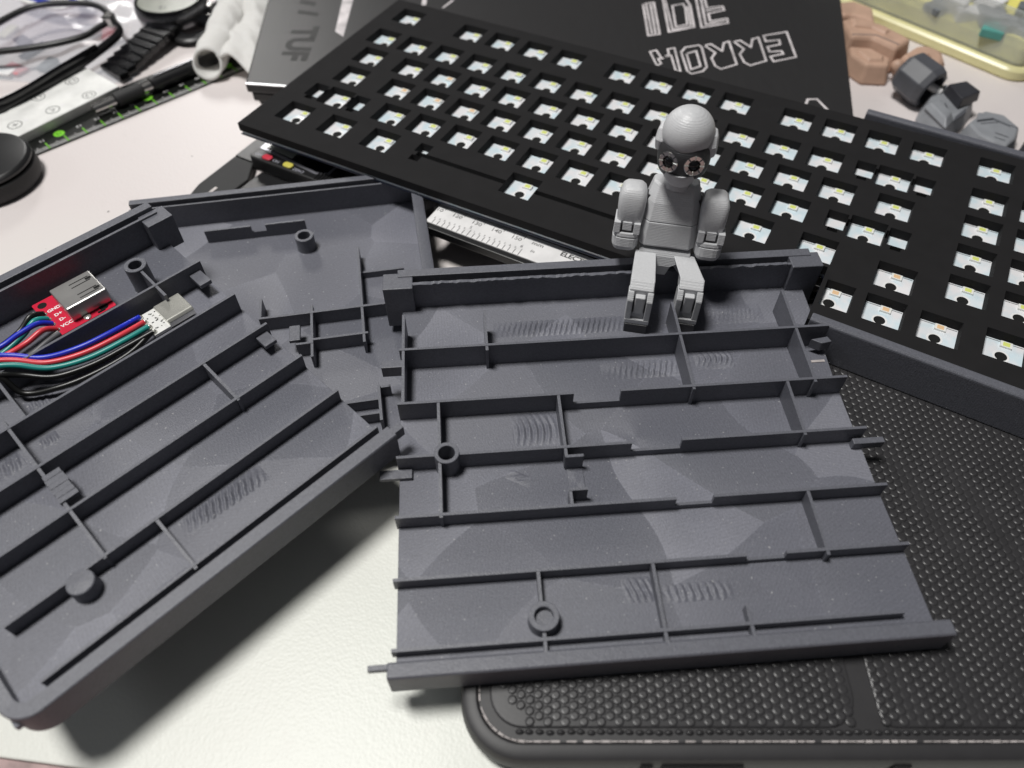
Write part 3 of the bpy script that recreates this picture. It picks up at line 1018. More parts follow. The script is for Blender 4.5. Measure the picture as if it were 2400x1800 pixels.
# grey case section that the right part of the keyboard lies in
KC = thing('keyboard_case_section', 'grey printed case section with a plain front wall holding the right end of the keyboard', 'case', group='printed keyboard case sections')
KC.rotation_euler = (0, 0, math.atan2(-0.47493, 0.87998) - R(1.6))
KC.location = (-0.063242, 0.3936084, 0.0)
CX0, CX1 = 249.0, 380.0
ca, sa = math.cos(R(1.6)), math.sin(R(1.6))
MB().prism_x([(-97.2, 12.0), (-97.2, 28.6), (-98.0, 29.4), (-101.0, 29.4), (-101.6, 28.8), (-101.6, 12.0)], CX0 + 3.5, CX1).build('front_wall', 'case', KC, bevel=0.5)
MB().prism_x([(37.6, 12.0), (37.6, 29.2), (38.2, 30.0), (41.0, 30.0), (41.5, 29.4), (41.5, 12.0)], CX0 - 11, CX1).build('back_wall', 'case', KC, bevel=0.4)
MB().box(CX0 + 4, CX1, -97.2, 37.6, 12.0, 14.2).build('floor_panel', 'case_floor', KC)
for yy in (-60, -20, 15):
    MB().box(CX0 + 4, CX1, yy - 0.5, yy + 0.5, 14.0, 20.2).build('rib', 'case', KC)

# ------------------------------------------------------------------ small printed robot
RB = thing('toy_robot', 'small light grey printed robot with dark goggles sitting on the tray wall', 'robot', (54.6, 182.0, 19.5), -11.0)


def sq(cx, cy, cz, rx, ry, p=3.0, n=20):
    """Superellipse ring in the xy plane."""
    out = []
    for i in range(n):
        a = 2 * math.pi * (i + 0.5) / n
        c, s = math.cos(a), math.sin(a)
        out.append((cx + rx * math.copysign(abs(c) ** (2 / p), c), cy + ry * math.copysign(abs(s) ** (2 / p), s), cz))
    return out


TX, TY = -3.8, 23.5
LEAN = Matrix.Translation((0, TY, 18)) @ Matrix.Rotation(R(-12), 4, 'X') @ Matrix.Translation((0, -TY, -18))


def hexring(z, w, d, ch, dy=0.0):
    """Torso outline: flat front with chamfered sides."""
    f, b_ = TY - d / 2 + dy, TY + d / 2 + dy
    return [(TX - w / 2 + ch, f, z), (TX + w / 2 - ch, f, z), (TX + w / 2, f + ch * 1.3, z), (TX + w / 2, b_ - 1, z), (TX + w / 2 - 1, b_, z), (TX - w / 2 + 1, b_, z), (TX - w / 2, b_ - 1, z), (TX - w / 2, f + ch * 1.3, z)]


MB.XF = LEAN
to = MB()
to.loft([hexring(22.6, 20.8, 12.5, 2.6), hexring(23.4, 21.4, 13.4, 2.8), hexring(32.0, 20.2, 13.4, 2.8)])
torso = to.build('torso', 'robot', RB, bevel=0.35)
MB().loft([hexring(32.15, 20.1, 13.2, 2.7), hexring(38.6, 18.6, 11.8, 2.6, 0.6), hexring(44.0, 15.8, 8.6, 2.2, 1.4), hexring(44.7, 15.0, 7.8, 2.2, 1.5)]).build('chest', 'robot', torso, bevel=0.35)
MB().lathe([(4.2, 43.6), (4.0, 50.5), (3.6, 53.5)], 20, (TX, TY - 1.0, 0)).build('neck', 'robot', RB, smooth=40)
# head, turned a little and looking down
HX, HY, HZ = -3.6, TY - 4.4, 58.4
hm_ = Matrix.Rotation(R(-6), 4, 'Z') @ Matrix.Rotation(R(12), 4, 'X')


def hp(p):
    return hm_ @ Vector(p)


HD = MB()
HD.ellipsoid((HX, HY, HZ), (6.9, 6.9, 9.2), 28, 18, mtx=hm_.to_3x3())
head = HD.build('head', 'robot', RB, smooth=60)
dm = hm_.to_3x3() @ Matrix.Rotation(R(9), 3, 'X')
dome = MB()
prof = [(7.9, 0.0), (8.25, 0.3), (8.3, 2.2)]
for a in range(8, 90, 7):
    prof.append((8.3 * math.cos(R(a)), 2.2 + 8.0 * math.sin(R(a))))
prof.append((0.02, 10.25))
dome.lathe(prof, 40, Vector((HX, HY, HZ)) + hp((0, 0.6, 3.9)), dm)
dome.build('skull_cap', 'robot', head, smooth=50)
# goggle mask: a peanut shaped band wrapped round the front
vis = MB()
rings = []
for k in range(25):
    a = R(-92 + 184 * k / 24)
    ad = abs(math.degrees(a))
    hgt = 5.5 - 1.0 * max(0, math.cos(R(ad * 2.8))) if ad < 58 else 5.5 - 1.6 * ((ad - 58) / 34)
    ring = []
    for j in range(14):
        t = 2 * math.pi * j / 14
        ct, st_ = math.cos(t), math.sin(t)
        rad = 7.2 + 1.5 * math.copysign(abs(ct) ** 0.6, ct)
        zz = hgt * math.copysign(abs(st_) ** 0.75, st_)
        ring.append(Vector((HX, HY, HZ)) + hp((rad * math.sin(a), -rad * math.cos(a) * 1.04, zz - 1.3)))
    rings.append(ring)
vis.loft(rings)
visor = vis.build('goggle_mask', 'robot_dark', head, smooth=50)
for s_ in (-1, 1):
    a = R(28 * s_)
    d = Vector((math.sin(a) * 0.7, -1.0, 0.22)).normalized()
    c = Vector((HX, HY, HZ)) + hp((8.6 * math.sin(a), -8.95 * math.cos(a), -0.4))
    q = hp(d).to_track_quat('Z', 'Y').to_matrix()
    e = MB()
    e.lathe([(3.35, -1.8), (3.35, 0.35), (3.1, 0.55), (2.0, 0.5), (1.8, 0.1), (1.8, -0.3)], 24, c, q, caps=False)
    eye = e.build('eye', 'steel', visor, smooth=30)
    MB().ellipsoid(c + (q @ Vector((0, 0, -0.35))), (1.8, 1.8, 1.2), 18, 10, mtx=q).build('lens', 'black_gloss', eye, smooth=60)
    for k in range(8):
        t = 2 * math.pi * k / 8
        p0 = c + q @ Vector((1.75 * math.cos(t), 1.75 * math.sin(t), 0.35))
        p1 = c + q @ Vector((3.2 * math.cos(t), 3.2 * math.sin(t), 0.55))
        MB().tube([p0, p1], 0.24, 6).build('facet', ['bright_steel', 'steel_dark'][k % 2], eye)
    ear = MB()
    ec = Vector((HX, HY, HZ)) + hp((7.3 * s_, 1.8, 2.2))
    eq = hp((s_, 0.15, 0.0)).normalized().to_track_quat('Z', 'Y').to_matrix()
    ear.lathe([(5.2, -1.0), (5.2, 0.6), (4.6, 1.7), (3.0, 2.3), (0.01, 2.3)], 8, ec, eq)
    ear.build('ear', 'robot', head, bevel=0.2)
ch = MB()
prof = []
for k in range(9):
    a = R(90 * k / 8)
    prof.append((6.1 * math.cos(a) ** 0.8 + 0.02, -6.6 * math.sin(a)))
ch.lathe(prof, 28, Vector((HX, HY, HZ)) + hp((0, -3.4, -4.6)), hm_.to_3x3())
ch.build('chin', 'robot', head, smooth=50)
# arms
AZ = lambda z: 19.8 + (z - 24.6) * 0.83
for s_ in (-1, 1):
    ax = TX + s_ * 14.0
    am = MB()
    am.loft([sq(ax, TY - 1.5, AZ(z), rx, ry, 4.6) for z, rx, ry in ((36.6, 4.1, 5.0), (37.4, 4.5, 5.5), (44.5, 4.8, 5.9), (48.5, 4.8, 5.7), (51.2, 4.1, 4.9), (52.6, 3.0, 3.6), (53.2, 1.6, 1.9))])
    arm = am.build('arm', 'robot', RB, smooth=40)
    fo = MB()
    fo.loft([sq(ax + s_ * 0.6, TY - 2.4, AZ(z), rx, ry, 3.4) for z, rx, ry in ((24.6, 2.8, 3.8), (25.4, 4.1, 5.2), (27.2, 4.7, 5.8), (31.3, 4.75, 5.9))])
    fo.loft([sq(ax + s_ * 0.6, TY - 2.4, AZ(z), rx, ry, 3.4) for z, rx, ry in ((31.6, 4.7, 5.85), (33.6, 4.65, 5.7))])
    for dx in (-3.45, 3.45):
        fo.box(ax + dx - 1.15 + s_ * .5, ax + dx + 1.15 + s_ * .5, TY - 8.0, TY + 2.0, AZ(33.4), AZ(38.4))
    fo.build('forearm', 'robot', arm, bevel=0.25)
    MB().box(ax - 1.6 + s_ * .5, ax + 1.6 + s_ * .5, TY - 7.5, TY + 1.5, AZ(34.6), AZ(38.4)).build('elbow_joint', 'robot', arm, bevel=0.2)
    MB().box(ax - 4.3 + s_ * .5, ax + 4.3 + s_ * .5, TY - 7.0, TY + 1.0, AZ(33.3), AZ(36.9)).build('elbow_gap', 'robot_dark', arm)
    MB().box(ax - s_ * 5.0 - 0.9, ax - s_ * 5.0 + 0.9, TY - 2.5, TY + 2.0, 36, 40).build('shoulder_joint', 'robot_dark', arm)
MB.XF = None
pv = MB()
pv.loft([[(TX - 9.0, TY - 5.4, 22.6), (TX + 9.0, TY - 5.4, 22.6), (TX + 9.0, TY + 5.5, 21.6), (TX - 9.0, TY + 5.5, 21.6)],
         [(TX - 9.0, TY - 6.6, 20.8), (TX + 9.0, TY - 6.6, 20.8), (TX + 9.0, TY + 5.0, 19.8), (TX - 9.0, TY + 5.0, 19.8)],
         [(TX - 2.8, TY - 7.6, 17.4), (TX + 2.8, TY - 7.6, 17.4), (TX + 2.8, TY + 4.0, 13.6), (TX - 2.8, TY + 4.0, 13.6)],
         [(TX - 1.5, TY - 7.4, 13.0), (TX + 1.5, TY - 7.4, 13.0), (TX + 1.5, TY + 2.0, 12.9), (TX - 1.5, TY + 2.0, 12.9)]])
pv.build('pelvis', 'robot', RB, bevel=0.25)
# legs
for s_, lx, ly in ((-1, -10.0, 2.4), (1, 6.8, 6.0)):
    tb = MB()
    kx = lx
    hx = -10.4 if s_ < 0 else 3.0
    tb.loft([[(kx - 2.2, ly - 1.5, 14.0), (kx + 2.2, ly - 1.5, 14.0), (kx + 2.2, ly + 3.5, 12.0), (kx - 2.2, ly + 3.5, 12.0)],
             [(kx - 4.2, ly - 1.6, 18.6), (kx + 4.2, ly - 1.6, 18.6), (kx + 4.2, ly + 6.0, 13.4), (kx - 4.2, ly + 6.0, 13.4)],
             [(kx - 4.2, ly + 1.4, 20.6), (kx + 4.2, ly + 1.4, 20.6), (kx + 4.2, ly + 11, 13.8), (kx - 4.2, ly + 11, 13.8)],
             [(hx - 3.7, 18.4, 21.6), (hx + 3.7, 18.4, 21.6), (hx + 3.7, 21.5, 14.2), (hx - 3.7, 21.5, 14.2)]])
    leg = tb.build('thigh', 'robot', RB, bevel=0.35)
    sn = MB()
    for dx in (-3.35, 3.35):
        sn.prism_x([(ly - 4.0, 6.0), (ly + 4.4, 6.0), (ly + 4.4, 13.8), (ly + 1.5, 17.6), (ly - 2.0, 18.0), (ly - 4.0, 15.4)], kx + dx - 1.05, kx + dx + 1.05)
    sn.box(kx - 2.3, kx + 2.3, ly - 3.0, ly + 4.2, 6.2, 9.2)
    sn.box(kx - 4.4, kx + 4.4, ly - 4.1, ly + 4.5, 4.2, 6.4)
    shin = sn.build('shin', 'robot', leg, bevel=0.3)
    MB().box(kx - 1.75, kx + 1.75, ly - 3.6, ly + 2.0, 8.9, 16.8).build('knee_tongue', 'robot', leg, bevel=0.4)
    MB().box(kx - 4.1, kx + 4.1, ly - 4.4, ly + 5.0, 0.02, 4.15).build('foot', 'robot_dark', shin, bevel=0.3)

# ------------------------------------------------------------------ digital caliper
CP = thing('digital_caliper', 'black digital caliper with a small screen, coloured buttons and pale scale strip', 'caliper', (0, 0, 0), -28.9)
# local axes: x along the beam, y across it
MB().box(-268, -206, 207.2, 224.0, 1.2, 4.6).build('beam', 'black', CP, bevel=0.3)
cy0, zb, pm = 195.4, 18.3, 0.943                              # beam front edge, scale height, one printed millimetre
bx0 = -250.4                                                  # where the scale would read zero
MB().box(-150.5, -20, cy0 - 0.4, cy0 + 16.4, zb - 4.2, zb - 0.5).build('beam', 'black', CP, bevel=0.3)
strip = MB().box(-150.3, -40, cy0 + 2.2, cy0 + 15.1, zb - 0.5, zb).build('scale_strip', 'scale_white', CP)
tk = MB()
for mm_ in range(107, 151):
    xx = bx0 + mm_ * pm
    ln_ = 3.2 if mm_ % 10 == 0 else (2.6 if mm_ % 5 == 0 else 1.9)
    tk.box(xx - 0.11, xx + 0.11, cy0 + 15.1 - ln_, cy0 + 15.0, zb, zb + 0.04)
for q in range(43, 61):
    xx = bx0 + q * 2.54 * pm
    tk.box(xx - 0.12, xx + 0.12, cy0 + 2.4, cy0 + (5.3 if q % 10 else 6.4), zb, zb + 0.04)
tko = tk.build('scale_marks', 'ink', strip)
tko['kind'] = 'stuff'
zl = zb + 0.02
for mm_ in (110, 120, 130, 140, 150):
    text('lettering', str(mm_), 2.8, (bx0 + mm_ * pm - 2.9, cy0 + 11.0, zl), 0, 'ink', strip, sx=1.15)
for q in range(43, 61):
    if q % 10:
        text('lettering', str(q % 10), 1.5, (bx0 + q * 2.54 * pm - 0.6, cy0 + 5.9, zl), 0, 'ink_grey', strip)
for q in (5, 6):
    text('lettering', str(q), 2.3, (bx0 + q * 25.4 * pm - 0.9, cy0 + 7.7, zl), 0, 'ink', strip)
text('lettering', 'mm', 2.8, (-102.3, cy0 + 11.7, zl), 0, 'ink', strip, sx=1.25)
text('lettering', 'in', 2.5, (-102.3, cy0 + 7.2, zl), 0, 'ink', strip)
text('lettering', 'ELECTRONIC', 3.5, (-91.9, cy0 + 11.5, zl), 0, 'ink', strip, align='LEFT', weight=0.08)
text('lettering', 'DIGITAL CALIPER', 2.8, (-89.1, cy0 + 6.8, zl), 0, 'ink', strip, align='LEFT', weight=0.06)
hb = MB().prism(rounded(-253.5, -205.5, 203.0, 236.0, 2.0, 4), 4.7, 12.0).build('slider_housing', 'black', CP, bevel=0.9)
MB().prism([(-252.4, 210.2), (-216.8, 206.6), (-211.0, 209.0), (-211.0, 232), (-252.4, 232)], 12.0, 12.3).build('screen_frame', 'lcd_frame', hb)
scn = MB().prism([(-251.4, 211.4), (-217.0, 207.9), (-212.2, 210.0), (-212.2, 231), (-251.4, 231)], 12.3, 12.36).build('screen_glass', 'black_gloss', hb)
MB().prism([(-250.6, 212.0), (-233.4, 210.6), (-233.4, 228), (-250.6, 228)], 12.36, 12.4).build('display', 'lcd', scn)
for mname, xx in (('red_btn', -243.8), ('yellow_btn', -231.5)):
    MB().prism(rounded(xx - 2.6, xx + 2.6, 203.9, 207.3, 1.4, 5), 12.0, 13.0).build('button', mname, hb, bevel=0.4)
text('lettering', 'OFF', 2.3, (-249.4, 205.9, 12.03), 0, 'grey_text', hb)
text('lettering', 'ON', 2.3, (-239.0, 205.6, 12.03), 0, 'grey_text', hb)
text('lettering', 'ZERO', 2.4, (-225.4, 205.0, 12.03), 0, 'grey_text', hb)
for k in range(7):
    MB().box(-215.6 + k * 1.5, -214.8 + k * 1.5, 203.6, 209.0, 12.0, 12.5).build('grip_ridge', 'black', hb)
MB().prism([(-268, 207.0), (-256.5, 207.0), (-250, 196), (-252, 150), (-260, 150), (-268, 182)], 1.0, 4.4).build('fixed_jaw', 'black_matte', CP, bevel=0.5)
MB().prism([(-248, 203.2), (-222, 203.2), (-229, 190), (-246, 152), (-250, 152)], 1.0, 4.7).build('sliding_jaw', 'black', CP, bevel=0.5)
MB().prism([(-266.5, 224), (-258, 224), (-262, 240)], 1.0, 3.6).build('inside_jaw', 'black_matte', CP, bevel=0.3)
MB().box(-259.4, -257.9, 178.0, 184.0, 4.4, 4.6).build('worn_mark', 'worn_edge', CP)

# ------------------------------------------------------------------ laptop
LP = thing('laptop', 'closed dark grey laptop with white marker lettering under the keyboard', 'laptop')
lx0, lx1, ly0, ly1 = -135.0, 160.5, 322.0, 565.0
# its plan is turned slightly: corners measured on the table
lap = [(-134.5, 350.5), (161.5, 318.0), (192.0, 460.0), (198.0, 600.0), (-152.0, 600.0), (-141.0, 441.0)]


def inset(poly, d):
    c = Vector((sum(p[0] for p in poly) / len(poly), sum(p[1] for p in poly) / len(poly)))
    return [tuple(Vector(p) + (c - Vector(p)).normalized() * d) for p in poly]


lap = [(-134.5, 350.5), (162.2, 313.0), (190.0, 440.0), (225.0, 600.0), (-152.6, 600.0)]
MB().prism(inset(lap, 7.0), 1.0, 8.4, inset(lap, 4.0)).build('base', 'black_matte', LP, bevel=0.6)
MB().prism(inset(lap, 2.0), 8.7, 13.6).build('keyboard_deck', 'black', LP, bevel=0.8)
lid = MB().prism(lap, 14.0, 18.9).build('lid', 'lid', LP, bevel=0.9, seg=2)
MB().prism([(-134.0, 350.3), (-60, 341.0), (-60, 342.0), (-134.1, 351.5)], 18.4, 19.05).build('lid_edge', 'lid_edge', lid)
for nm, pts, cl, wd in (
        ('I', [(75.0, 435.1), (81.4, 436.9), (80.3, 400.5), (74.1, 398.9)], True, 1.3),
        ('I', [(77.0, 434.0), (76.2, 401.5)], False, 1.2), ('I', [(79.4, 434.0), (78.4, 401.5)], False, 1.4),
        ('D', [(87.4, 445.0), (99.9, 446.0), (101.9, 433.0), (100.1, 408.2), (85.7, 402.7)], True, 1.3),
        ('D', [(91.6, 433.0), (97.9, 435.1), (98.8, 430.2), (97.1, 411.4), (90.3, 408.2)], True, 1.2),
        ('D', [(88.6, 440.0), (88.2, 405.4), (98.6, 409.6), (100.2, 432)], False, 1.0),
        ('E', [(106.8, 446.0), (104.5, 407.8), (119.7, 412.7), (120.3, 418.0), (110.1, 414.7), (110.7, 423.4), (120.1, 427.5), (120.2, 432.3), (111.0, 430.2), (111.6, 446.0)], True, 1.3),
        ('E', [(109.0, 440.0), (107.4, 411.0), (118.4, 415.2)], False, 1.3), ('E', [(110.0, 427.2), (118.8, 430.0)], False, 1.2),
        ('E', [(136.7, 398.6), (150.1, 402.7), (149.1, 376.2), (136.5, 371.9), (135.8, 377.0), (143.1, 379.7), (142.6, 382.7), (136.2, 381.5), (136.4, 386.9), (143.4, 389.3), (143.9, 394.3), (136.6, 392.4)], True, 1.15),
        ('R', [(119.2, 392.2), (122.9, 393.6), (127.3, 386.3), (130.0, 394.9), (133.3, 396.7), (132.5, 372.7), (123.2, 368.1), (120.7, 371.0), (120.1, 379.1), (123.3, 384.5)], True, 1.15),
        ('R', [(103.0, 388.1), (106.6, 389.6), (111.3, 382.3), (113.7, 390.8), (116.9, 392.7), (116.7, 368.9), (107.5, 364.4), (105.0, 367.2), (104.3, 375.3), (107.3, 380.6)], True, 1.15),
        ('O', [(89.4, 381.5), (92.2, 386.3), (100.0, 388.5), (101.2, 386.3), (100.4, 366.4), (98.0, 362.4), (91.4, 359.6), (90.1, 363.0)], True, 1.15),
        ('O', [(91.9, 379.7), (97.5, 382.7), (97.5, 367.0), (92.3, 364.1)], True, 1.1),
        ('R', [(73.2, 381.5), (75.2, 367.5), (77.3, 369.8), (76.6, 374.4), (83.7, 378.0), (84.2, 363.0), (86.2, 362.4), (86.3, 385.7), (82.8, 384.5), (82.7, 379.1), (78.4, 374.4), (76.5, 383.3)], True, 1.1),
        ('mark', [(143.2, 332.0), (145.6, 336.3), (150.0, 336.6), (152.8, 327.0)], False, 1.3),
        ('mark', [(-34.4, 439.3), (-39.2, 430.9)], False, 1.4), ('mark', [(-50.6, 446), (-50.4, 434.6)], False, 2.6)):
    jit = [(p[0] + random.uniform(-.2, .2), p[1] + random.uniform(-.2, .2)) for p in pts]
    MB().ribbon(jit, wd, 18.92, 0.05, cl).build('marker_lettering' if nm != 'mark' else 'lid_mark', 'lid_mark', lid)
MB().prism([(-98.0, 446.0), (-91.7, 446.0), (-91.5, 397.6), (-96.7, 403.4)], 18.92, 19.0).build('lid_mark', 'lid_mark', lid)
text('lettering', 'TUF', 19.0, (-114.6, 391.0, 18.93), -92.0, 'lid_logo', lid, weight=0.9, sx=1.05)
MB().prism([(-121, 424), (-109.0, 420.5), (-109.0, 424.5), (-121, 428)], 18.93, 18.97).build('lid_mark', 'lid_logo', lid)
MB().prism([(-122, 436), (-112.5, 432.5), (-112.5, 437), (-122, 440.5)], 18.93, 18.97).build('lid_mark', 'lid_logo', lid)

# ------------------------------------------------------------------ steel rule with green marks
RU = thing('ruler', 'black ruler with green centimetre marks and white ticks lying on the mat', 'ruler', (-234.6, 317.4, 0.05), 43.3)
MB().box(-60, 140, 0, 30, 0, 0.9).build('blade', 'ruler', RU, bevel=0.15)
tk = MB()
gm = MB()
for mm_ in range(-40, 132):
    xx = 6.2 + mm_ * 0.962
    if mm_ % 10 == 0:
        gm.prism([(xx - 0.28, 0.4), (xx + 0.28, 0.4), (xx + 0.28, 6.4), (xx - 0.28, 6.4)], 0.9, 0.95)
    else:
        tk.box(xx - 0.13, xx + 0.13, 0.3, 3.4 if mm_ % 5 else 4.6, 0.9, 0.94)
t_ = tk.build('millimetre_ticks', 'scale_white', RU)
t_['kind'] = 'stuff'
t_ = gm.build('centimetre_ticks', 'green', RU)
t_['kind'] = 'stuff'
for k in range(-4, 14):
    xx = 6.2 + k * 9.62
    n_ = 10 - k if False else 11 + k
    if k in (1, 6, 11):
        MB().lathe([(0.01, 0.06), (2.7, 0.06), (2.7, 0)], 24, (xx - 1.2, 9.6, 0.9), caps=False).build('green_disc', 'green', RU)
        text('lettering', str(n_), 3.0, (xx - 1.2, 9.6, 0.98), 180, 'ruler', RU)
    else:
        text('lettering', str(n_), 3.0, (xx - 0.6, 9.2, 0.93), 180, 'scale_white', RU)

# ------------------------------------------------------------------ white icon strip
WS = thing('white_button_strip', 'flat white plastic strip with round grey icons beside the ruler', 'remote', (-209.6, 370.8, 1.0), 52.7)
MB().prism(rounded(-130, 0.0, 0.0, 40.0, 1.2, 4), 0, 5.0).build('body', 'white', WS, bevel=0.4)
for (wx, wy), g in (((-222.6, 361.9), 'u'), ((-236.4, 347.8), '>'), ((-250.3, 334.3), '+'), ((-236.6, 375.4), '-'), ((-248.5, 359.6), 'o'), ((-262.3, 347.8), '<')):
    dx, dy = wx + 209.6, wy - 370.8
    c, s_ = math.cos(R(52.7)), math.sin(R(52.7))
    lx_, ly_ = c * dx + s_ * dy, -s_ * dx + c * dy
    ic = MB()
    ic.lathe([(3.1, 0.0), (3.1, 0.05), (3.55, 0.05), (3.55, 0)], 28, (lx_, ly_, 5.0), caps=False)
    if g == '+':
        ic.box(lx_ - 1.5, lx_ + 1.5, ly_ - .25, ly_ + .25, 5.0, 5.04)
        ic.box(lx_ - .25, lx_ + .25, ly_ - 1.5, ly_ + 1.5, 5.0, 5.05)
    elif g in '><':
        d = 1 if g == '>' else -1
        ic.ribbon([(lx_ - d, ly_ + 1.4), (lx_ + d, ly_), (lx_ - d, ly_ - 1.4)], 0.5, 5.0, 0.04)
    else:
        ic.ribbon([(lx_ + 1.6 * math.cos(R(a)), ly_ + 1.6 * math.sin(R(a))) for a in range(-60, 241, 30)], 0.5, 5.0, 0.04)
    ic.build('icon', 'ink_grey', WS)
    MB().box(lx_ + 4.6, lx_ + 6.8, ly_ - 1.2, ly_ + 1.2, 5.0, 5.04).build('icon_mark', 'scale_white', WS)

# ------------------------------------------------------------------ black pen with metal rings
PN = thing('pen', 'black pen with polished metal tip and ring lying across the ruler', 'pen', (-216.8, 349.6, 4.6), 46.0)


def pen_part(nm, x0_, x1_, r0, r1, mat_, n=16):
    q = MB()
    mt_ = Matrix.Rotation(R(90), 3, 'Y')
    q.lathe([(r0 * 0.82, x0_), (r0, x0_ + 0.4), (r1, x1_ - 0.4), (r1 * 0.82, x1_)], n, (0, 0, 0), mt_)
    return q.build(nm, mat_, PN, smooth=40)


pen_part('tip', 0, 12.2, 2.7, 2.9, 'steel')
pen_part('grip', 12.2, 27.5, 3.9, 3.9, 'black_matte')
pen_part('ring', 27.5, 33.0, 2.9, 3.2, 'steel')
pen_part('barrel', 33.0, 78.0, 3.9, 3.6, 'black')
MB().box(36, 66, -1.0, 1.0, 3.7, 4.5).build('clip', 'steel_dark', PN, bevel=0.3)

# ------------------------------------------------------------------ wrist watch
WT = thing('wrist_watch', 'black wrist watch with pale grey face lying on its folded strap', 'watch', (-203.0, 452.0, 0.0), 0)
MB().lathe([(17.5, 3.0), (20.0, 4.5), (21.2, 8.0), (21.2, 11.0), (20.4, 12.8)], 48).build('case', 'steel_dark', WT, smooth=30)
bz = MB().lathe([(20.4, 12.8), (20.0, 14.2), (18.6, 14.8), (18.2, 14.2)], 48, caps=False).build('bezel', 'black_gloss', WT, smooth=30)
fc = MB().lathe([(18.3, 14.0), (17.8, 14.5), (0.02, 14.7)], 48, caps=False).build('face', 'watch_face', WT, smooth=30)
text('lettering', '12', 5.0, (0, -12.0, 14.75), 180, 'ink_grey', fc)
MB().box(20.4, 24.6, -3.0, 3.0, 6.0, 11.0).build('crown', 'steel', WT, bevel=0.8)
for a_, xs in ((-58, 1),):
    for k in range(8):
        c_ = Vector((-6.0 - 2.3 * k, -22.0 - 5.7 * k, 0))
        zz = 9.6 - 0.6 * k
        q = MB()
        mt_ = Matrix.Rotation(R(-24 - 2 * k), 3, 'Z')
        vs = [mt_ @ Vector((x_, y_, z_)) + c_ + Vector((6.0, 0, 0)) for z_ in (max(zz - 4.0, 0.6), zz) for y_ in (-3.1, 3.1) for x_ in (-9.5, 9.5)]
        q.add(vs, [(0, 2, 3, 1), (4, 5, 7, 6), (0, 1, 5, 4), (2, 6, 7, 3), (0, 4, 6, 2), (1, 3, 7, 5)])
        q.build('strap_link', 'black_gloss', WT, bevel=0.7)
cl = MB()
cl.tube(smooth_path([(16, -12, 6), (26, 6, 6), (32, 26, 6.5), (22, 44, 7)], 6), 7.0, 10, 2.2)
cl.build('strap_band', 'black_gloss', WT, smooth=50)
cl = MB()
cl.tube(smooth_path([(4, -21, 3.2), (14, -26, 3.0), (24, -20, 3.0), (30, -8, 3.0)], 6), 5.0, 10, 2.0)
cl.build('strap_band', 'black', WT, smooth=50)

# ------------------------------------------------------------------ spectacles
GL = thing('spectacles', 'black framed spectacles resting upside down beside the watch', 'glasses')
rim = [(-300, 402, 13), (-292, 417, 15), (-278, 437, 16), (-258, 442, 16), (-240.5, 440.5, 15), (-231.5, 430, 13), (-236, 420, 12), (-241.5, 410.5, 12), (-257.5, 401.5, 12), (-280.5, 395, 12), (-293, 395, 12), (-300, 402, 13)]
MB().tube(smooth_path(rim, 8), 2.0, 10, 1.7).build('rim', 'black', GL, smooth=60)
lens_o = [Vector(p) for p in smooth_path(rim, 4)[:-1]]
lc = sum(lens_o, Vector()) / len(lens_o)
lens_m = MB()
lens_m.loft([[p.lerp(lc, 0.02) + Vector((0, 0, -0.2)) for p in lens_o], [p.lerp(lc, 0.55) + Vector((0, 0, 0.9)) for p in lens_o], [p.lerp(lc, 0.97) + Vector((0, 0, 1.4)) for p in lens_o]], caps=False)
lens_m.build('lens', 'lens', GL, smooth=60)
MB().tube(smooth_path([(-232.5, 432, 14), (-226, 424, 13.5), (-221, 415, 12.5), (-229, 398, 10), (-240, 380, 8), (-252, 361, 7.4), (-268, 338, 7.2), (-290, 318, 7.0)], 8), 1.5, 8, 2.6).build('temple_arm', 'black', GL, smooth=60)
MB().tube(smooth_path([(-228, 398, 13), (-241, 377, 12), (-256, 352, 11.0), (-275, 335, 10)], 6), 0.8, 8, 1.8).build('temple_arm', 'black_gloss', GL, smooth=60)
MB().box(-233.5, -227.5, 424.5, 431.0, 10.5, 16.5).build('hinge', 'steel', GL, bevel=1.0)
MB().tube(smooth_path([(-300, 402, 13), (-305, 396, 12), (-300, 386, 12)], 6), 2.2, 10).build('bridge', 'black', GL, smooth=60)

# ------------------------------------------------------------------ clear plastic bag with small parts
BG = thing('plastic_bag', 'crumpled clear plastic bag with blue seal holding small parts behind the spectacles', 'bag')


def bag_fn(u_, v_):
    x_ = -345 + 135 * u_
    y_ = 385 + 140 * v_
    e = math.sin(math.pi * u_) ** 0.5 * math.sin(math.pi * v_) ** 0.5 if 0 < u_ < 1 and 0 < v_ < 1 else 0
    z_ = 0.4 + e * (7 + 2.2 * math.sin(9 * u_ + 5 * v_) + 1.6 * math.sin(17 * v_ - 11 * u_) + 1.0 * math.sin(31 * u_ + 23 * v_))
    return (x_ + 3 * math.sin(7 * v_), y_ + 3 * math.sin(6 * u_), min(z_, 9.5))


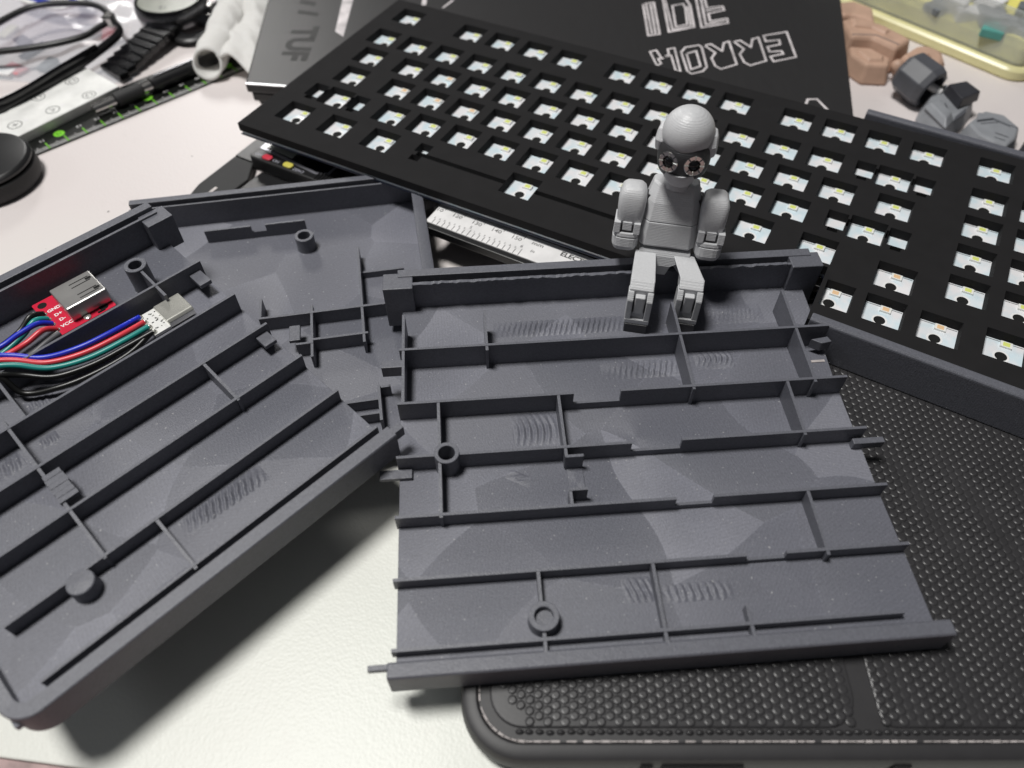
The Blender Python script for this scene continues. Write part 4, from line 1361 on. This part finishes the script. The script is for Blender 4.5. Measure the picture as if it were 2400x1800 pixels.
MB().grid(bag_fn, 40, 40).build('film', 'bag', BG, smooth=40)
MB().tube(smooth_path([(-300, 470, 8.5), (-272, 452, 9.8), (-263, 462, 10), (-276, 485, 9)], 6), 4.0, 8, 1.0).build('blue_seal', 'bag_blue', BG, smooth=60)
MB().tube(smooth_path([(-300, 463, 9.4), (-270, 448, 10.6), (-258, 460, 10.8), (-268, 480, 10)], 6), 1.6, 8, 0.8).build('seal_rim', 'white', BG, smooth=60)
for k in range(9):
    bx, by = random.uniform(-300, -232), random.uniform(392, 455)
    s_ = random.uniform(2.0, 4.5)
    q = MB()
    a_ = random.uniform(0, 180)
    c, d = math.cos(R(a_)), math.sin(R(a_))
    w_, l_ = s_, s_ * random.uniform(1.2, 3.0)
    q.prism([(bx + c * x_ - d * y_, by + d * x_ + c * y_) for x_, y_ in ((-l_, -w_), (l_, -w_), (l_, w_), (-l_, w_))], 0.6, 0.6 + random.uniform(1.2, 3.2))
    q.build('small_part', ['bag_part', 'bag_cream', 'scale_white', 'bag_red', 'slate'][k % 5], BG, bevel=0.4)

# ------------------------------------------------------------------ rolled white tissue
TS = thing('tissue', 'rolled white tissue wedged between the watch and the laptop', 'tissue')


def tissue_fn(u_, v_):
    # v runs back along the roll, u round the curl and out into the loose flap
    base = Vector((-166.0, 387.0, 9.0)).lerp(Vector((-163.0, 480.0, 13.0)), v_)
    rad = 7.6 + 2.5 * v_ + 0.5 * math.sin(9 * v_)
    if u_ < 0.68:
        a = R(40 - 375 * (u_ / 0.68))
        p = Vector((math.cos(a) * rad, math.sin(a) * rad * 0.5, math.sin(a) * rad * 0.86))
        p.x += 0.10 * rad * (u_ / 0.68)
    else:
        t = (u_ - 0.68) / 0.32
        a = R(40 - 375)
        p0 = Vector((math.cos(a) * rad * 1.1, math.sin(a) * rad * 0.5, math.sin(a) * rad * 0.86))
        p = p0 + Vector((18.0 * t, 3.0 * t - 15.0 * t * t * (1 - v_), 2.0 * math.sin(3.0 * t) - 3.0 * t * t + 1.2 * math.sin(11 * v_ + 6 * t)))
    w_ = Vector((0.8 * math.sin(21 * v_ + 7 * u_) + 0.6 * math.sin(43 * v_ - 19 * u_), 0.8 * math.sin(29 * u_ + 9 * v_), 0.9 * math.sin(17 * v_ + 13 * u_) + 0.6 * math.sin(51 * v_ + 31 * u_)))
    q = base + p + w_ * min(1, v_ * 4)
    q.z = max(q.z, 1.6)
    return tuple(q)


to_ = MB().grid(tissue_fn, 60, 36).build('sheet', 'tissue', TS, smooth=70)
so = to_.modifiers.new('solid', 'SOLIDIFY')
so.thickness = 1.3 * S
so.offset = 0

# ------------------------------------------------------------------ black puck
PK = thing('round_black_puck', 'round matte black knob standing on the mat beside the ruler', 'knob', (-248.0, 296.5, 0.0))
MB().lathe([(20.6, 0.02), (21.6, 0.6), (22.4, 2.2), (22.6, 5.0), (22.3, 8.6), (21.6, 9.3)], 56).build('body', 'black_matte', PK, smooth=35)
MB().lathe([(19.2, 9.3), (19.2, 9.9)], 56).build('groove', 'hole', PK, smooth=35)
MB().lathe([(21.0, 9.9), (21.9, 10.5), (21.9, 11.6), (20.8, 12.9), (19.8, 13.2), (0.02, 13.3)], 56, caps=False).build('cap', 'black', PK, smooth=35)

# ------------------------------------------------------------------ cloudy storage tub
TU = thing('storage_tub', 'cloudy plastic storage tub with yellow contents standing behind the figure parts', 'tub', (277.0, 381.0, 0.0), -49.0)
# local x runs along its front side (left end negative), y to the back


def tubring(inset_, z, r=12):
    return [(x_, y_, z) for x_, y_ in rounded(-150 + inset_, 2 - inset_, 0 + inset_, 110 - inset_, r - min(inset_, r - 3), 6)]


MB().loft([tubring(1.0, 0.1), tubring(0.0, 1.4), tubring(0.0, 5.2), tubring(1.2, 6.4), tubring(4.0, 6.6), tubring(4.6, 5.0)]).build('base_rim', 'tub', TU, smooth=35)
MB().loft([tubring(4.6, 6.4), tubring(6.0, 24.0), tubring(6.6, 30.0), tubring(5.6, 30.6), tubring(5.6, 32.0), tubring(7.6, 32.0), tubring(7.6, 30.0), tubring(7.2, 22), tubring(6.0, 6.9)], caps=False).build('wall', 'tub_wall', TU, smooth=40)
MB().loft([tubring(7.4, 6.8), tubring(7.6, 14.0), tubring(13.0, 16.0)]).build('yellow_filling', 'tub_yellow', TU, smooth=40)
for k in range(22):
    bx, by = random.uniform(-136, -12), random.uniform(10, 60)
    q = MB()
    a_ = random.uniform(0, 180)
    c, d = math.cos(R(a_)), math.sin(R(a_))
    l_, w_ = random.uniform(5, 13), random.uniform(3, 7)
    z_ = random.uniform(13.0, 17.0)
    q.prism([(bx + c * x_ - d * y_, by + d * x_ + c * y_) for x_, y_ in ((-l_, -w_), (l_, -w_), (l_, w_), (-l_, w_))], z_, z_ + random.uniform(4, 9))
    q.build('small_part', ['slate', 'teal', 'tub_yellow', 'slate', 'scale_white', 'fig_grey'][k % 6], TU, bevel=0.8)

# ------------------------------------------------------------------ model figure parts by the tub
BE = thing('beige_figure_arm', 'beige plastic model figure limb lying between the laptop and the tub', 'figure part')
MB().prism([(183.5, 395.5), (190.6, 381.0), (204.6, 380.0), (208.5, 391.0), (200, 404), (186, 406)], 0.1, 10.5, [(186.5, 396), (191.5, 384.0), (203.0, 383.2), (206.5, 391.0), (199, 402), (188, 404)]).build('wrist_block', 'beige', BE, bevel=1.4)
MB().prism([(186, 406), (200, 404), (209, 391.4), (224, 404), (213, 424), (197, 436), (186, 430)], 0.1, 14.0, [(189, 408), (201, 407), (210, 395), (221, 405), (211, 421), (198, 431), (189, 427)]).build('forearm_block', 'beige', BE, bevel=1.8)
MB().prism([(192, 436.3), (198, 436.5), (209, 428), (213, 446), (204, 455), (192, 452)], 0.1, 12.0).build('hand_block', 'beige', BE, bevel=2.0)
MB().prism([(209.5, 391.0), (213.0, 380.5), (226.5, 373.5), (236.0, 384), (238.5, 396), (232, 404), (224.5, 403.6)], 0.1, 12.5, [(211.5, 390.5), (214.5, 383), (226, 376.5), (233.5, 385), (235.5, 395), (230, 401.5), (224, 401.2)]).build('elbow_block', 'beige', BE, bevel=2.5)
MB().ellipsoid((209.5, 386.0, 8.5), (3.6, 3.6, 3.6), 16, 10).build('joint_ball', 'beige', BE, smooth=60)

MB().ribbon([(190, 410), (203, 409), (212, 399)], 0.7, 14.0, 0.08).build('panel_line', 'bag_part', BE)
MB().prism([(192, 418), (202, 416), (208, 409), (212, 413), (204, 424), (194, 428)], 13.9, 15.2, [(193.5, 418.6), (202.4, 417), (208, 410.8), (210.5, 413), (203.4, 422.6), (195, 426)]).build('knuckle_plate', 'beige', BE, bevel=0.4)
MB().prism([(189.5, 397), (193, 387), (201, 386.5), (203.5, 391.5), (198, 400)], 10.4, 11.8, [(191, 396.4), (194, 388.4), (200.4, 388), (202, 391.5), (197.4, 398.4)]).build('wrist_plate', 'beige', BE, bevel=0.4)
MB().lathe([(1.5, 0.0), (1.5, 0.5), (0.9, 0.6), (0.9, 0.1), (0.02, 0.1)], 16, (225.5, 389.5, 12.45), caps=False).build('screw_hole', 'beige', BE)

CU = thing('slate_figure_cuff', 'slate grey hollow model figure cuff standing in front of the beige limb', 'figure part')
ax = Vector((9.5, -14.5, -3.0)).normalized()
qm = ax.to_track_quat('Z', 'Y').to_matrix()
cu_ = MB()
cu_.lathe([(8.0, -10.5), (10.8, -8.0), (11.3, 5.0), (10.2, 8.6), (7.6, 8.8), (7.2, 7.6), (7.2, 1.0), (0.02, 1.0)], 8, (213.6, 366.5, 11.6), qm @ Matrix.Rotation(R(22.5), 3, 'Z'))
cu_.build('cuff', 'fig_mid', CU, bevel=0.6)

G1 = thing('grey_figure_torso', 'light grey model figure piece with a charcoal square panel', 'figure part')
MB().prism([(209.0, 347.0), (213.6, 323.6), (221.5, 331.0), (232.0, 340.5), (241.5, 352.5), (236.0, 364.0), (229.8, 371.5), (221.0, 366.0)], 0.1, 9.0,
           [(211.5, 346.5), (214.8, 328.0), (221.5, 334.5), (230.0, 342.5), (238.0, 352.5), (234.0, 361.5), (229.0, 368.0), (222.0, 363.0)]).build('body', 'fig_grey', G1, bevel=1.2)
MB().prism([(209.6, 346.0), (214.0, 325.5), (221.0, 333.5), (218.5, 350.0)], 8.6, 12.0, [(212.0, 345.0), (214.8, 331.0), (219.5, 336.5), (217.5, 348.0)]).build('side_plate', 'fig_grey', G1, bevel=0.8)
MB().prism([(224.0, 358.5), (226.0, 343.0), (239.5, 351.0), (235.5, 362.0)], 9.1, 14.5, [(224.6, 357.8), (226.6, 344.2), (238.4, 351.2), (235.0, 361.0)]).build('panel', 'fig_dark', G1, bevel=0.5)
MB().tube([(223.0, 359.0, 9.0), (219.0, 361.5, 10.6), (216.4, 363.8, 11.2)], 2.0, 12).build('peg', 'scale_white', G1, smooth=60)

MB().ribbon([(222.0, 349.0), (220.8, 338.0)], 0.45, 9.0, 0.06).build('engraved_line', 'fig_dark', G1)
MB().prism([(219.0, 330.5), (221.5, 335.0), (229.5, 342.4), (228.0, 338.2)], 8.9, 10.6).build('edge_plate', 'fig_mid', G1, bevel=0.3)

G2 = thing('grey_figure_hip', 'light grey model figure piece with engraved lines beside the case back wall', 'figure part')
MB().prism([(224.5, 331.5), (226.5, 319.5), (232.4, 312.0), (238.0, 308.6), (247.0, 315.5), (254.0, 327.0), (250.0, 341.0), (239.0, 345.0)], 0.1, 9.5,
           [(227.5, 331.0), (229.0, 321.5), (233.8, 315.5), (238.5, 312.0), (245.0, 318.0), (250.5, 327.0), (247.5, 338.0), (239.5, 341.5)]).build('body', 'fig_grey', G2, bevel=1.0)
MB().ribbon([(233.0, 330.0), (244.0, 331.5), (249.0, 326.0)], 0.5, 9.5, 0.06).build('engraved_line', 'fig_dark', G2)
MB().ribbon([(237.0, 322.0), (241.5, 318.5)], 0.6, 9.5, 0.06).build('engraved_line', 'fig_dark', G2)
MB().ribbon([(235.0, 318.5), (238.8, 315.8)], 0.5, 9.5, 0.06).build('engraved_line', 'fig_dark', G2)
MB().prism([(231.0, 331.5), (240.0, 333.2), (246.0, 327.0), (242.0, 335.8), (234.0, 338.0)], 9.4, 10.8).build('side_plate', 'fig_grey', G2, bevel=0.35)
MB().prism([(240.5, 307.0), (248.0, 303.0), (258.0, 312.0), (255.0, 324.0), (248.5, 315.0)], 0.1, 8.0).build('dark_block', 'fig_dark', G2, bevel=0.8)
